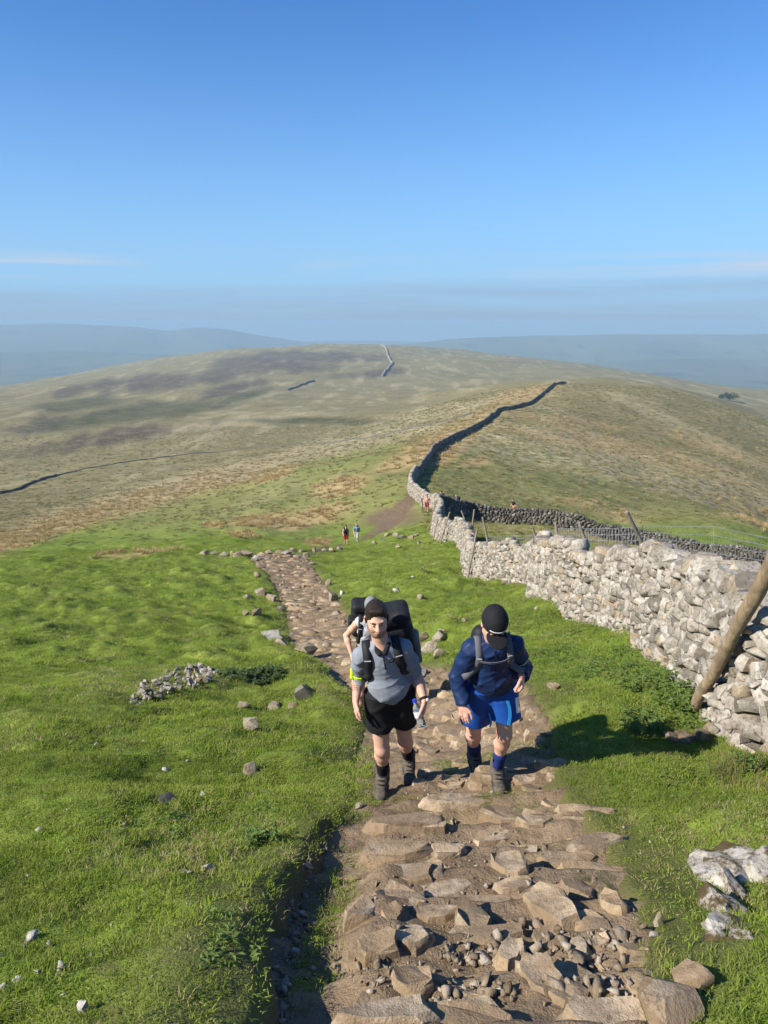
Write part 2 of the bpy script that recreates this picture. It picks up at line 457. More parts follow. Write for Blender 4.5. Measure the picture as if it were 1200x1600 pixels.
def zones(x, y, z):
    u, v, dep = proj(x, np.maximum(y, 1.0), z)
    jit = fbm(x / (0.08 * y + 2), y / (0.10 * y + 2), 4) 
    vj = v + jit * 9
    uj = u + jit * 25
    # line where the close-cropped turf gives way to moor grass
    gl = np.interp(u, [-400,0,100,200,300,400,480,560,620,650,690,760,830,900,1000,1100,1200,1400],
                      [ 990,866,832,802,772,747,727,706,692,705,722,694,692,722,768,800,832,900])
    moor = np.maximum(sstep(5, -7, vj - gl), 0.55 * sstep(850, 790, vj) + 0.15 * sstep(600, 800, u) * sstep(840, 800, vj))
    tan_ = np.zeros_like(u)
    edge = sstep(26, 4, np.abs(vj - gl + 12)) * sstep(520, 300, u) * (0.6 + 0.4 * jit)
    tan_ = np.maximum(tan_, edge * 0.95)
    for q in [(535,760,48,15,-10),(450,812,85,11,-4),(500,795,60,7,-5),(218,866,66,7,-6),(638,716,52,13,-22),(690,684,80,14,-20),(745,655,80,15,-20),(800,628,75,14,-22),(840,610,40,8,-20),
              (690,705,40,16,-30),(905,785,50,7,8),(965,803,38,6,4),(985,812,40,7,12),(430,742,40,8,-14),(745,722,30,8,-5),(1000,700,150,9,14),(900,690,140,9,10),(330,818,16,5,0),(380,835,22,5,0),(490,845,24,6,0),
              (1060,725,160,12,16),(860,655,120,8,6),(1180,800,60,20,20),(1120,700,90,10,18)]:
        tan_ = np.maximum(tan_, blob(uj, vj, *q) * 0.9)
    tan_ = np.where((u > 780) & (v > 640), tan_ * 0.55, tan_)
    pale = np.zeros_like(u)
    for q in [(900,715,220,26,10),(1050,740,190,30,16),(850,680,150,16,6),(960,845,170,10,8),(560,690,150,12,-14),(480,715,120,10,-12),(250,770,150,8,-16),(700,640,120,9,-12),(400,660,140,7,-6),(330,745,150,12,-13),(150,800,120,12,-16)]:
        pale = np.maximum(pale, blob(uj, vj, *q) * 0.85)
    heath = np.zeros_like(u)
    hj = fbm(x / (0.018 * y + 2), y / (0.05 * y + 2), 4)
    for q in [(330,592,150,12,-8),(430,566,90,9,-6),(150,606,90,8,-8),(240,600,60,10,-6),(360,615,70,8,-10),(520,560,80,8,0),(590,585,55,6,-4),(430,575,90,10,0),(150,690,150,12,-8),(60,665,80,12,-6)]:
        heath = np.maximum(heath, sstep(0.10, 0.95, blob(uj, vj, *q, soft=.85) + 0.6 * hj) * 0.8 * sstep(0, .25, blob(uj, vj, *q, soft=.9)))
    dark = np.zeros_like(u)  # dark green bank: the shade on its face is put into the colour
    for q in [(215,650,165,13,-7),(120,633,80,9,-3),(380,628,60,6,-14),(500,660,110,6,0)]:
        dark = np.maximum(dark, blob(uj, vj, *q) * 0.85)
    bare = blob(uj, vj, 620, 812, 44, 13, -6)
    bare = np.maximum(bare, blob(uj, vj, 590, 838, 18, 5, -40) * 0.8)
    tx = np.interp(y, _ty, _tx); tw = np.interp(y, _ty, _tw)
    on = sstep(42, 44, y) * sstep(88, 80, y)
    bare = np.maximum(bare, on * sstep(1.15, 0.7, np.abs(x - tx) / tw + 0.35 * fbm(x * 0.9, y * 0.6, 2)))
    # worn turf beside the path close by
    l, r = path_edges(y)
    q = np.abs(x - (l + r) / 2) - (r - l) / 2
    worn = sstep(0.55, 0.0, q + 0.35 * fbm(x * 1.1, y * 1.1 + 4, 3)) * sstep(46, 42, y)
    ins, _ = path_carve(x, y)
    for (cu, cv, ru, rv) in [(150,1585,60,22),(165,1512,30,14),(225,1330,26,8),(255,1252,22,7),(215,1060,18,6),(640,1075,30,14),(830,1120,34,16),(855,1090,26,10),(1060,1180,26,10),(880,1075,30,12)]:
        worn = np.maximum(worn, blob(uj, vj, cu, cv, ru, rv) * sstep(14, 10, y))
    return moor, tan_, pale, heath, dark, bare, np.clip(worn, 0, 1), ins

# ------------------------------------------------------------------ ground materials
def attrs(me, name, cols):
    a = me.color_attributes.new(name, 'FLOAT_COLOR', 'POINT')
    a.data.foreach_set('color', np.stack(cols, 1).astype(np.float32).ravel())

def ground_material():
    m = NM('turf_and_moor', 0.95, 0.08)
    p = m.pos()
    z1 = m.node('ShaderNodeSeparateColor'); m.l.new(m.attr('zone_a').outputs['Color'], z1.inputs[0])
    z2 = m.node('ShaderNodeSeparateColor'); m.l.new(m.attr('zone_b').outputs['Color'], z2.inputs[0])
    moor, tan_, pale = z1.outputs; heath, dark, bare = z2.outputs
    worn = m.attr('zone_a').outputs['Alpha']
    n1 = m.noise(p, 0.55, 5, 0.6); n2 = m.noise(p, 5.0, 5, 0.65); n3 = m.noise(p, 60.0, 3, 0.6)
    turf = m.ramp(n1, [(0.30, (0.112, 0.168, 0.026)), (0.5, (0.175, 0.235, 0.036)), (0.72, (0.245, 0.295, 0.060))])
    turf = m.mix(m.mrange(n2, 0.42, 0.75), turf, (0.095, 0.120, 0.028))
    turf = m.mix(m.mrange(n3, 0.35, 0.8, 0, 0.45), turf, (0.070, 0.090, 0.020))
    turf = m.mix(m.math('MULTIPLY', worn, 0.75), turf, m.ramp(n2, [(0.3, (0.085, 0.068, 0.035)), (0.7, (0.10, 0.10, 0.035))]))
    f1 = m.noise(m.mapping(p, (0.012, 0.020, 0.02)), 1.0, 6, 0.65)
    f2 = m.noise(m.mapping(p, (0.09, 0.14, 0.1)), 1.0, 6, 0.7)
    f3 = m.noise(m.mapping(p, (0.55, 0.6, 0.6)), 1.0, 6, 0.75)
    mo = m.ramp(f1, [(0.30, (0.125, 0.105, 0.042)), (0.5, (0.180, 0.150, 0.060)), (0.72, (0.245, 0.195, 0.085))])
    mo = m.mix(m.mrange(f2, 0.42, 0.68, 0, 0.75), mo, (0.118, 0.125, 0.038))
    mo = m.mix(m.mrange(f3, 0.5, 0.66, 0, 0.8), mo, (0.31, 0.265, 0.145))
    mo = m.mix(m.mrange(f3, 0.47, 0.34, 0, 0.85), mo, (0.060, 0.060, 0.026))
    f4 = m.noise(m.mapping(p, (0.14, 0.17, 0.17)), 1.0, 7, 0.8)
    mo = m.mix(m.mrange(f4, 0.47, 0.36, 0, 0.65), mo, (0.075, 0.068, 0.034))
    mo = m.mix(m.mrange(f4, 0.54, 0.66, 0, 0.5), mo, (0.30, 0.26, 0.15))
    f5 = m.noise(m.mapping(p, (0.05, 0.008, 0.01), rot=(0, 0, R(28))), 1.0, 5, 0.65)
    mo = m.mix(m.mrange(f5, 0.50, 0.66, 0, 0.55), mo, (0.36, 0.31, 0.18))
    mo = m.mix(0.12, mo, (0.42, 0.37, 0.24))
    c = m.mix(moor, turf, mo)
    spk = m.mrange(f3, 0.40, 0.60)
    c = m.mix(m.math('MULTIPLY', pale, m.mrange(f3, 0.42, 0.62, 0.15, 1.0)), c, (0.42, 0.36, 0.22))
    c = m.mix(m.math('MULTIPLY', tan_, m.mrange(f2, 0.3, 0.55, 0.55, 1.0)), c, m.ramp(f3, [(0.35, (0.28, 0.20, 0.090)), (0.65, (0.45, 0.335, 0.175))]))
    c = m.mix(m.math('MULTIPLY', heath, m.mrange(f2, 0.35, 0.55, 0.4, 1.0)), c, m.ramp(f2, [(0.35, (0.050, 0.036, 0.036)), (0.7, (0.085, 0.062, 0.050))]))
    c = m.mix(m.math('MULTIPLY', dark, m.mrange(f2, 0.3, 0.6, 0.5, 1.0)), c, (0.060, 0.066, 0.028))  # painted shade of the moor bank
    soil = m.ramp(n2, [(0.3, (0.105, 0.072, 0.046)), (0.7, (0.19, 0.14, 0.095))])
    soil = m.mix(m.mrange(n3, 0.5, 0.8), soil, (0.075, 0.050, 0.032))
    c = m.mix(bare, c, soil)
    m.color(c)
    h = m.math('MULTIPLY_ADD', n2, 0.7, m.math('MULTIPLY', n3, 0.5))
    b1 = m.bump(h, 0.9, 0.03)
    b2 = m.node('ShaderNodeBump'); m.set(b2.inputs['Strength'], m.math('MULTIPLY', moor, 0.8)); b2.inputs['Distance'].default_value = 0.6
    m.l.new(m.math('ADD', f3, m.math('MULTIPLY', f2, 4.0)), b2.inputs['Height']); m.l.new(b1.outputs[0], b2.inputs['Normal'])
    m.l.new(b2.outputs[0], m.b.inputs['Normal'])
    return m.m
M_GROUND = ground_material()

def rows_from(a, b, k, dmin):
    r = [a]
    while r[-1] < b: r.append(r[-1] + max(dmin, k * r[-1]))
    return np.array(r)

def sheet(name, ys, ts, wfun, hfun, mat, label_kind='structure', with_zones=True):
    Y, T = np.meshgrid(ys, ts, indexing='ij')
    X = T * wfun(Y)
    Z = hfun(X, Y)
    V = np.stack([X.ravel(), Y.ravel(), Z.ravel()], 1)
    nr, nc = Y.shape
    i = np.arange((nr - 1) * nc).reshape(nr - 1, nc)[:, :-1].ravel()
    F = np.stack([i, i + 1, i + nc + 1, i + nc], 1)
    me = new_mesh(name, V, F, True)
    if with_zones:
        mo, ta, pa, he, da, ba, wo, ins = zones(V[:, 0], V[:, 1], V[:, 2])
        attrs(me, 'zone_a', [mo, ta, pa, wo])
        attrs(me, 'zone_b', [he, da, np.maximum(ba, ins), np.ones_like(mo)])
    o = link(name, me, mat)
    o['kind'] = label_kind
    return o
wfn = lambda y: np.sqrt(y * y + 1.6 ** 2)
ts = np.concatenate([np.linspace(-1.6, -0.64, 36)[:-1], np.linspace(-0.64, 0.64, 330), np.linspace(0.64, 1.6, 36)[1:]])
ys_near = np.concatenate([np.arange(-5, 1.8, 0.2), rows_from(1.8, 70, 0.0072, 0.022)])
ys_far = rows_from(float(ys_near[-1]), 3600, 0.0085, 0.02)
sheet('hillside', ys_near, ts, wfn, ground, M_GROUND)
def moor_h(x, y):
    return ground(x, y) - 260 * sstep(2700, 3700, y)
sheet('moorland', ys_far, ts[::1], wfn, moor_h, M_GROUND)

# ------------------------------------------------------------------ far valley and hills
def valley_material():
    m = NM('far_fields', 0.95, 0.05)
    p = m.pos()
    a = m.noise(m.mapping(p, (0.0011, 0.0006, 0.001)), 1.0, 6, 0.65)
    b = m.noise(m.mapping(p, (0.006, 0.003, 0.004)), 1.0, 5, 0.6)
    c = m.ramp(a, [(0.3, (0.065, 0.070, 0.036)), (0.5, (0.110, 0.115, 0.055)), (0.7, (0.165, 0.145, 0.085))])
    c = m.mix(m.mrange(b, 0.55, 0.68), c, (0.030, 0.042, 0.020))
    m.color(c)
    return m.m
M_FAR = valley_material()
def valley_h(x, y):
    z = -330 + 25 * fbm(x / 900, y / 1200, 4)
    t = x / y
    # low swells in the dale on the left
    z = z + 95 * np.exp(-((y - 6200) / 700) ** 2) * sstep(-0.10, -0.42, t)
    z = z + 60 * np.exp(-((y - 5600) / 500) ** 2) * sstep(0.12, 0.4, t)
    return z
sheet('valley', np.linspace(2600, 13000, 110), np.linspace(-1.3, 1.3, 220), lambda y: y, valley_h, M_FAR, with_zones=False)
def sky_l(t):
    u = 600 + t * 1233
    v = np.interp(u, [-700,-200,0,100,200,262,285,312,350,400,450,500,560,900], [512,504,507,505.5,509,517,514,511.5,514,522,530,538,546,580])
    return v
def sky_r(t):
    u = 600 + t * 1233
    v = np.interp(u, [300,560,640,700,760,850,1000,1100,1200,1500,1900], [560,546,537,530,525.5,524.5,522.5,522,522.5,524,530])
    return v
def hill_fun(skyf, d0, d1, seed):
    def h(x, y):
        t = x / y
        top = ray(600, skyf(t))[2] * d1 + 14 * fbm(t * 14 + seed, t * 0 + 3.3, 4)
        k = sstep(d0, d1, y)
        rough = 26 * fbm(x / 700 + seed, y / 900, 4) * k * (1 - k) * 3
        g = -365 + (top + 365) * k ** 0.85
        return g + rough - 140 * sstep(d1, d1 * 1.18, y)
    return h
sheet('hill', np.linspace(6600, 11200, 60), np.linspace(-1.3, 0.10, 220), lambda y: y, hill_fun(sky_l, 6900, 9500, 1.0), M_FAR, with_zones=False)
sheet('hill', np.linspace(5200, 9300, 60), np.linspace(-0.15, 1.3, 220), lambda y: y, hill_fun(sky_r, 5400, 7900, 7.0), M_FAR, with_zones=False)

# the hazy air between: one closed box round everything below the sky
hb = MB().box((0, 6500, -219), (36000, 14600, 442))
hz_o = link('haze', hb.mesh('haze'))
hz_m = bpy.data.materials.new('hazy_air'); hz_m.use_nodes = True
for n in list(hz_m.node_tree.nodes): hz_m.node_tree.nodes.remove(n)
h_out = hz_m.node_tree.nodes.new('ShaderNodeOutputMaterial')
h_vol = hz_m.node_tree.nodes.new('ShaderNodeVolumePrincipled')
h_vol.inputs['Color'].default_value = (0.45, 0.66, 0.82, 1)
h_vol.inputs['Density'].default_value = 1.7e-4
h_vol.inputs['Anisotropy'].default_value = 0.0
hz_m.node_tree.links.new(h_vol.outputs[0], h_out.inputs['Volume'])
hz_o.data.materials.append(hz_m)
hz_o['kind'] = 'stuff'
# ------------------------------------------------------------------ stone
def rock_mesh(name, seed, n=22, power=4.0, jit=0.10, sub=0, rough=0.05, flat_top=False, round_=0.0):
    """An angular unit rock (about 1 x 1 x 1): hull of spots on a rounded box."""
    rs = np.random.RandomState(seed)
    v = rs.normal(size=(n, 3)); v /= np.linalg.norm(v, axis=1)[:, None]
    s = (np.abs(v) ** power).sum(1) ** (-1.0 / power)
    v = v * s[:, None] * (1 + rs.uniform(-jit, jit, (n, 1)))
    v *= 0.5
    # shear and taper so that no two faces are parallel
    v[:, 0] += rs.uniform(-.22, .22) * v[:, 2]; v[:, 1] += rs.uniform(-.22, .22) * v[:, 2]
    v[:, 0] *= 1 + rs.uniform(-.25, .25) * v[:, 1]; v[:, 2] *= 1 + rs.uniform(-.3, .3) * v[:, 0]
    bm = bmesh.new()
    for q in v: bm.verts.new(q)
    r = bmesh.ops.convex_hull(bm, input=bm.verts)
    dead = [e for e in r['geom_interior'] if isinstance(e, bmesh.types.BMVert)]
    bmesh.ops.delete(bm, geom=dead, context='VERTS')
    bmesh.ops.dissolve_limit(bm, angle_limit=R(9), verts=bm.verts, edges=bm.edges)
    bmesh.ops.triangulate(bm, faces=bm.faces)
    for _ in range(sub):
        bmesh.ops.subdivide_edges(bm, edges=bm.edges, cuts=1, use_grid_fill=True)
        bmesh.ops.triangulate(bm, faces=bm.faces)
    if sub:
        if round_:
            bmesh.ops.smooth_vert(bm, verts=bm.verts, factor=round_, use_axis_x=True, use_axis_y=True, use_axis_z=True)
        for q in bm.verts:
            c = q.co
            f = math.sin(c.x * 9 + seed) * math.sin(c.y * 8 + seed * 2) + 0.6 * math.sin(c.z * 17 + c.x * 13 + seed)
            q.co = c * (1 + rough * f + rs.uniform(-rough, rough) * 0.6)
    bmesh.ops.recalc_face_normals(bm, faces=bm.faces)
    me = bpy.data.meshes.new(name); bm.to_mesh(me); bm.free()
    if sub:
        me.polygons.foreach_set('use_smooth', np.ones(len(me.polygons), dtype=bool))
        me.set_sharp_from_angle(angle=R(32))
    return me

def block_mesh(name, seed, n=8, sub=1, bevel=.10, rough=.02, out=4.0, top=.06, taper=.12):
    """A dressed-by-weather block: ragged outline, worn edges, nearly flat top and bottom."""
    rs = np.random.RandomState(seed); bm = bmesh.new()
    a = np.sort((np.arange(n) + rs.uniform(-.32, .32, n)) * 2 * np.pi / n) + rs.uniform(0, 1)
    c, s_ = np.cos(a), np.sin(a)
    r = 0.5 * (np.abs(c) ** out + np.abs(s_) ** out) ** (-1 / out) * rs.uniform(.86, 1.06, n)
    tilt = rs.uniform(-.10, .10, 2); ring = []
    for (k, z_) in ((.90, -.5), (1.0, -.5 + bevel * 1.6), (1.0 - taper * .5, .5 - bevel * 1.3), (1 - taper * .5 - bevel, .5)):
        row = []
        for i in range(n):
            x, y = c[i] * r[i] * k, s_[i] * r[i] * k
            row.append(bm.verts.new((x + rs.uniform(-.02, .02), y + rs.uniform(-.02, .02), z_ + tilt[0] * x + tilt[1] * y + rs.uniform(-top, top) * .6)))
        ring.append(row)
    for q in range(3):
        for i in range(n):
            bm.faces.new((ring[q][i], ring[q][(i + 1) % n], ring[q + 1][(i + 1) % n], ring[q + 1][i]))
    bm.faces.new(ring[3]); bm.faces.new(ring[0][::-1])
    bmesh.ops.triangulate(bm, faces=bm.faces)
    for _ in range(sub):
        bmesh.ops.subdivide_edges(bm, edges=bm.edges, cuts=1, use_grid_fill=True)
        bmesh.ops.triangulate(bm, faces=bm.faces)
        for q in bm.verts:
            p = q.co; f = math.sin(p.x * 9 + seed) * math.sin(p.y * 8 + seed * 2) + .6 * math.sin(p.z * 11 + p.x * 13 + seed)
            q.co = p * (1 + rough * f + rs.uniform(-rough, rough))
    bmesh.ops.recalc_face_normals(bm, faces=bm.faces)
    me = bpy.data.meshes.new(name); bm.to_mesh(me); bm.free()
    if sub:
        me.polygons.foreach_set('use_smooth', np.ones(len(me.polygons), dtype=bool)); me.set_sharp_from_angle(angle=R(30))
    return me

def arr(me):
    v = np.empty(len(me.vertices) * 3); me.vertices.foreach_get('co', v)
    f = np.empty(len(me.polygons) * 3, dtype=np.int64); me.polygons.foreach_get('vertices', f)
    return v.reshape(-1, 3), f.reshape(-1, 3)

class Heap:
    """Many stones joined in one mesh."""
    def __init__(s): s.v = []; s.f = []; s.n = 0
    def add(s, va, fa, M):
        M = np.asarray(M)
        s.v.append(va @ M[:3, :3].T + M[:3, 3]); s.f.append(fa + s.n); s.n += len(va)
    def mesh(s, name): return new_mesh(name, np.concatenate(s.v), np.concatenate(s.f))

def mat4(loc, rot, scl):
    return Matrix.LocRotScale(Vector(loc), rot if not isinstance(rot, (tuple, list)) else Euler(rot), Vector(scl))

def limestone(name, stops, lichen=0.5, moss=0.3, dark=0.3, warm=0.0):
    m = NM(name, 0.92, 0.15)
    p = m.pos(); r = m.rnd()
    base = m.ramp(r, stops)
    n1 = m.noise(p, 4.5, 6, 0.7); n2 = m.noise(p, 22, 6, 0.72); n3 = m.noise(p, 90, 4, 0.6)
    c = m.mix(m.mrange(n2, 0.35, 0.75, 0, 0.55), base, tuple(q * 0.62 for q in stops[0][1]), 'MIX')
    c = m.mix(m.math('MULTIPLY', m.mrange(n1, 0.53, 0.62), lichen), c, (0.52, 0.50, 0.46))
    c = m.mix(m.math('MULTIPLY', m.mrange(n2, 0.54, 0.64), dark), c, (0.075, 0.066, 0.052))
    c = m.mix(m.math('MULTIPLY', m.mrange(n1, *((0.54, 0.46) if moss > .85 else (0.47, 0.38))), moss), c, (0.075, 0.055, 0.022))
    if warm: c = m.mix(m.math('MULTIPLY', m.mrange(m.noise(p, 3.0, 5, 0.7), 0.44, 0.60), warm), c, (0.205, 0.148, 0.092))
    m.color(c)
    h = m.math('MULTIPLY_ADD', n2, 0.8, m.math('MULTIPLY', n3, 0.35))
    m.bump(h, 0.85, 0.02)
    return m.m
M_LIME = limestone('limestone', [(0.0, (0.15, 0.133, 0.110)), (0.25, (0.26, 0.233, 0.190)), (0.5, (0.345, 0.312, 0.258)), (0.74, (0.40, 0.37, 0.315)), (0.87, (0.31, 0.235, 0.150)), (1.0, (0.46, 0.43, 0.37))], 0.55, 0.30, 0.55)
M_DARK = limestone('mossy_gritstone', [(0.0, (0.055, 0.052, 0.042)), (0.4, (0.095, 0.089, 0.072)), (0.75, (0.15, 0.14, 0.115)), (1.0, (0.27, 0.255, 0.21))], 0.25, 0.4, 0.3)
M_PATH = limestone('worn_path_stone', [(0.0, (0.23, 0.165, 0.10)), (0.3, (0.32, 0.238, 0.152)), (0.6, (0.385, 0.292, 0.188)), (0.85, (0.45, 0.355, 0.245)), (1.0, (0.33, 0.285, 0.225))], 0.10, 0.30, 0.35, 0.75)
M_CHIP = limestone('loose_chippings', [(0.0, (0.17, 0.13, 0.085)), (0.4, (0.26, 0.205, 0.145)), (0.7, (0.33, 0.275, 0.21)), (1.0, (0.44, 0.39, 0.33))], 0.2, 0.1, 0.2)
M_ROCK = limestone('pale_rock', [(0.0, (0.21, 0.165, 0.10)), (0.5, (0.29, 0.235, 0.16)), (1.0, (0.34, 0.30, 0.235))], 0.25, 0.4, 0.4)
M_WHITE = limestone('white_limestone', [(0.0, (0.34, 0.32, 0.28)), (1.0, (0.46, 0.44, 0.40))], 0.5, 0.4, 0.4)

PROTO = [block_mesh('stone', 100 + i, n=7, out=3.2, bevel=.14, rough=.035, top=.12, taper=.2) if i % 4 else rock_mesh('stone', 100 + i, n=16, power=4.5, jit=0.16, sub=1, rough=0.022, round_=0.05) for i in range(20)]
SLAB = [block_mesh('stone', 300 + i, n=9 if i % 2 else 8, out=3.0, bevel=.13, rough=.040, top=.16) for i in range(16)]
CHIP = [arr(rock_mesh('chip', 500 + i, n=9, power=3.5, jit=0.2)) for i in range(12)]
LOW = [arr(block_mesh('low', 700 + i, n=6, sub=0, out=3.2, bevel=.14, top=.12, taper=.2)) for i in range(14)]
for q in PROTO: q.materials.append(M_LIME)
for q in SLAB: q.materials.append(M_PATH)
rng = random.Random(5)

# ------------------------------------------------------------------ the stepped path
STEP_Y = [1.0, 1.45, 1.9, 2.33, 2.72, 3.08, 3.45, 3.85, 4.28, 4.72, 5.12, 5.62, 6.05, 6.5, 6.95, 7.4, 7.9, 8.4, 8.9, 9.5]
def stair(x, y):
    """Worn treads: how far the path stands above its even slope."""
    s = y + 0.10 * fbm(x * 0.9 + 2, y * 0.25, 2) + 0.05 * x
    e = np.array(STEP_Y + list(np.arange(10.1, 45, 0.62)))
    k = np.clip(np.searchsorted(e, s) - 1, 0, len(e) - 2)
    L = e[k + 1] - e[k]
    f = np.clip((s - e[k]) / L, 0, 1)
    up = f - 0.5 - sstep(0.80, 1.0, f) * (f - 0.0) + sstep(0.80, 1.0, f) * 0.0
    up = np.where(f < 0.82, f - 0.45, 0.37 - (f - 0.82) / 0.18 * 0.82)
    return up * L * 0.30
def path_h(x, y):
    l, r = path_edges(y)
    c = (l + r) / 2; hw = (r - l) / 2
    q = np.abs(x - c) - hw
    base = land(x, y) + relief(x, y) * 0.25
    gut = sstep(0.36, 0.08, np.abs(x - (l + 0.16))) * sstep(4.9, 3.7, y) * sstep(-2, 1, y) * 0.11
    ditch = sstep(0.6, 0.15, np.abs(x - (l + 0.1))) * sstep(8.6, 10.2, y) * sstep(16, 13.0, y) * 0.20
    gut = gut + ditch
    st = stair(x, y) * sstep(0.0, 0.5, x - l)
    rough = 0.035 * fbm(x * 6, y * 7, 3) + 0.03 * fbm(x * 1.6, y * 2.2 + 7, 2)
    return base - 0.035 + st + rough - gut - 0.30 * sstep(-0.02, 0.25, q) 
def pz(x, y): return float(path_h(np.array([float(x)]), np.array([float(y)]))[0])

def path_material():
    m = NM('trodden_earth', 0.95, 0.1)
    p = m.pos()
    n1 = m.noise(p, 2.2, 5, 0.6); n2 = m.noise(p, 14, 5, 0.7); n3 = m.noise(p, 75, 4, 0.65)
    c = m.ramp(n1, [(0.3, (0.150, 0.105, 0.064)), (0.5, (0.215, 0.157, 0.100)), (0.72, (0.29, 0.22, 0.145))])
    c = m.mix(m.mrange(n2, 0.5, 0.72, 0, 0.7), c, (0.095, 0.066, 0.042))
    c = m.mix(m.mrange(n3, 0.58, 0.72, 0, 0.6), c, (0.33, 0.28, 0.21))
    g = m.math('MULTIPLY', m.mrange(m.noise(p, 1.3, 4, 0.6), 0.60, 0.68), m.mrange(n2, 0.4, 0.55))
    c = m.mix(m.math('MULTIPLY', g, 0.6), c, (0.055, 0.070, 0.020))
    m.color(c)
    m.bump(m.math('MULTIPLY_ADD', n2, 1.0, m.math('MULTIPLY', n3, 0.4)), 1.0, 0.03)
    return m.m
M_EARTH = path_material()
py = np.concatenate([np.arange(-3, 1.6, 0.1), rows_from(1.6, 45, 0.006, 0.022)])
ps = np.linspace(-1.18, 1.18, 96)
PYY, PSS = np.meshgrid(py, ps, indexing='ij')
pl_, pr_ = path_edges(PYY)
PXX = (pl_ + pr_) / 2 + PSS * ((pr_ - pl_) / 2 + 0.12)
PZZ = path_h(PXX, PYY)
nr, nc = PYY.shape
ii = np.arange((nr - 1) * nc).reshape(nr - 1, nc)[:, :-1].ravel()
path = link('path', new_mesh('path', np.stack([PXX.ravel(), PYY.ravel(), PZZ.ravel()], 1), np.stack([ii, ii + 1, ii + nc + 1, ii + nc], 1), True), M_EARTH)
path['kind'] = 'structure'

taken = []          # footprints of the walkers' boots, kept free of loose stones
stones = []         # (loc, rot, scale, proto)
def add_slab(x, y, w, dp, h, rz=0.0, tilt=(0, 0), lift=0.0, proto=None):
    stones.append(((x, y, -h * 0.5 + lift), (tilt[0], tilt[1], rz), (w, dp, h), proto))
# stones that can be told apart in the photograph: u, v, width px, depth px (in the picture), height m, lift m, turn
NAMED = [(600,1585,165,40,.20,.06,.05),(745,1592,75,44,.2,.07,.0),(842,1530,62,52,.22,.08,.5),(795,1500,44,46,.24,.11,-.5),(738,1452,58,58,.34,.20,.15),(862,1422,72,66,.26,.10,.6),(930,1452,62,58,.2,.05,.5),
         (885,1345,100,40,.2,.05,-.05),(800,1355,56,52,.26,.09,.5),(562,1433,58,32,.26,.10,.1),(612,1428,40,30,.2,.02,.1),(590,1478,70,34,.2,.06,.2),(645,1470,66,36,.22,.07,.2),(640,1540,70,40,.24,.09,-.4),
         (905,1490,50,36,.2,.05,.3),(890,1560,70,36,.2,.05,.2),(800,1270,108,42,.2,.05,.05),(640,1285,140,30,.2,.05,.08),(720,1252,150,22,.2,.06,.1),(620,1330,120,28,.2,.05,.1),(700,1395,110,36,.2,.05,.05),
         (770,1310,70,30,.2,.04,.2),(560,1370,90,26,.22,.06,.12),(900,1390,56,30,.2,.04,-.4),(960,1418,32,34,.22,.10,.7),(690,1590,46,30,.2,.06,.0),(700,1330,60,24,.18,.04,.3),(760,1405,90,34,.2,.03,.0),
         (836,1280,60,30,.2,.03,.0),(640,1365,80,26,.2,.05,.0),(825,1510,40,36,.2,.05,1.0),(680,1430,80,30,.2,.05,.1),(1000,1545,40,30,.16,.05,.4),(675,1362,44,30,.2,.05,.3)]
spots_used = []
for (u, v, wp, dpx, h, lift, rz) in NAMED:
    q = at(u, v, f=path_h)
    if q.y > 20: continue
    dep = q.y * CP - q.z * SP
    w = wp / FPX * dep; dpt = dpx / FPX * dep / 0.66
    add_slab(q.x, q.y, w * 1.06, dpt * 1.06, h * .8, rz, (rng.uniform(-.05, .05) - 0.12, rng.uniform(-.06, .06)), lift * .42 + .004)
    spots_used.append((q.x, q.y, max(w, dpt) * 0.42))
def free(x, y, r):
    return all((x - a) ** 2 + (y - b) ** 2 > (r + c) ** 2 for a, b, c in spots_used)
# the kerb stones of every tread and the pitching between them
e_all = STEP_Y + list(np.arange(10.1, 44, 0.62))
for k in range(len(e_all) - 1):
    y1 = e_all[k + 1]; y0 = e_all[k]
    if y1 < 1.5: continue
    l, r = [float(q) for q in path_edges(np.array([y1]))]
    l2 = l + (0.42 if y1 < 7 else 0.05)
    big = 1.0 if y1 < 11 else 1.0
    for row, fy in ((0, 0.86), (1, 0.50), (2, 0.16)):
        x = l2 + rng.uniform(0, .2)
        while x < r - 0.05:
            w = (rng.uniform(.16, .50) if y1 < 11 else rng.uniform(.12, .75) ** 1.2) * (1.1 if row == 0 else 0.62) * (1.0 if y1 < 11 else 1.15)
            dpt = (y1 - y0) * rng.uniform(.38, .62) * (1 if row == 0 else 0.72)
            yy = y0 + (y1 - y0) * fy + rng.uniform(-.05, .05)
            xc = x + w / 2
            wob = float(0.10 * fbm(np.array([xc * 0.9 + 2]), np.array([yy * 0.25]), 2)[0]) + 0.05 * xc
            yy -= wob
            if xc < r and rng.random() < ((0.92 if row == 0 else 0.72) if y1 < 11 else (0.75 if row == 0 else 0.5)) and free(xc, yy, min(w, dpt) * 0.3):
                add_slab(xc, yy, w, dpt, rng.uniform(.14, .24), rng.uniform(-.25, .25) + (0.05 if row == 0 else 0), (rng.uniform(-.12, .06) - 0.08, rng.uniform(-.10, .10)), rng.uniform(.0, .034) if row == 0 else rng.uniform(-.022, .022))
            x += w * rng.uniform(.92, 1.15)
_z = path_h(np.array([s[0][0] for s in stones]), np.array([s[0][1] for s in stones]))
stones = [((l[0], l[1], l[2] + float(zz)), r, sc, p) for (l, r, sc, p), zz in zip(stones, _z)]
stones.sort(key=lambda s: s[0][1])
heap = Heap(); n_obj = 0
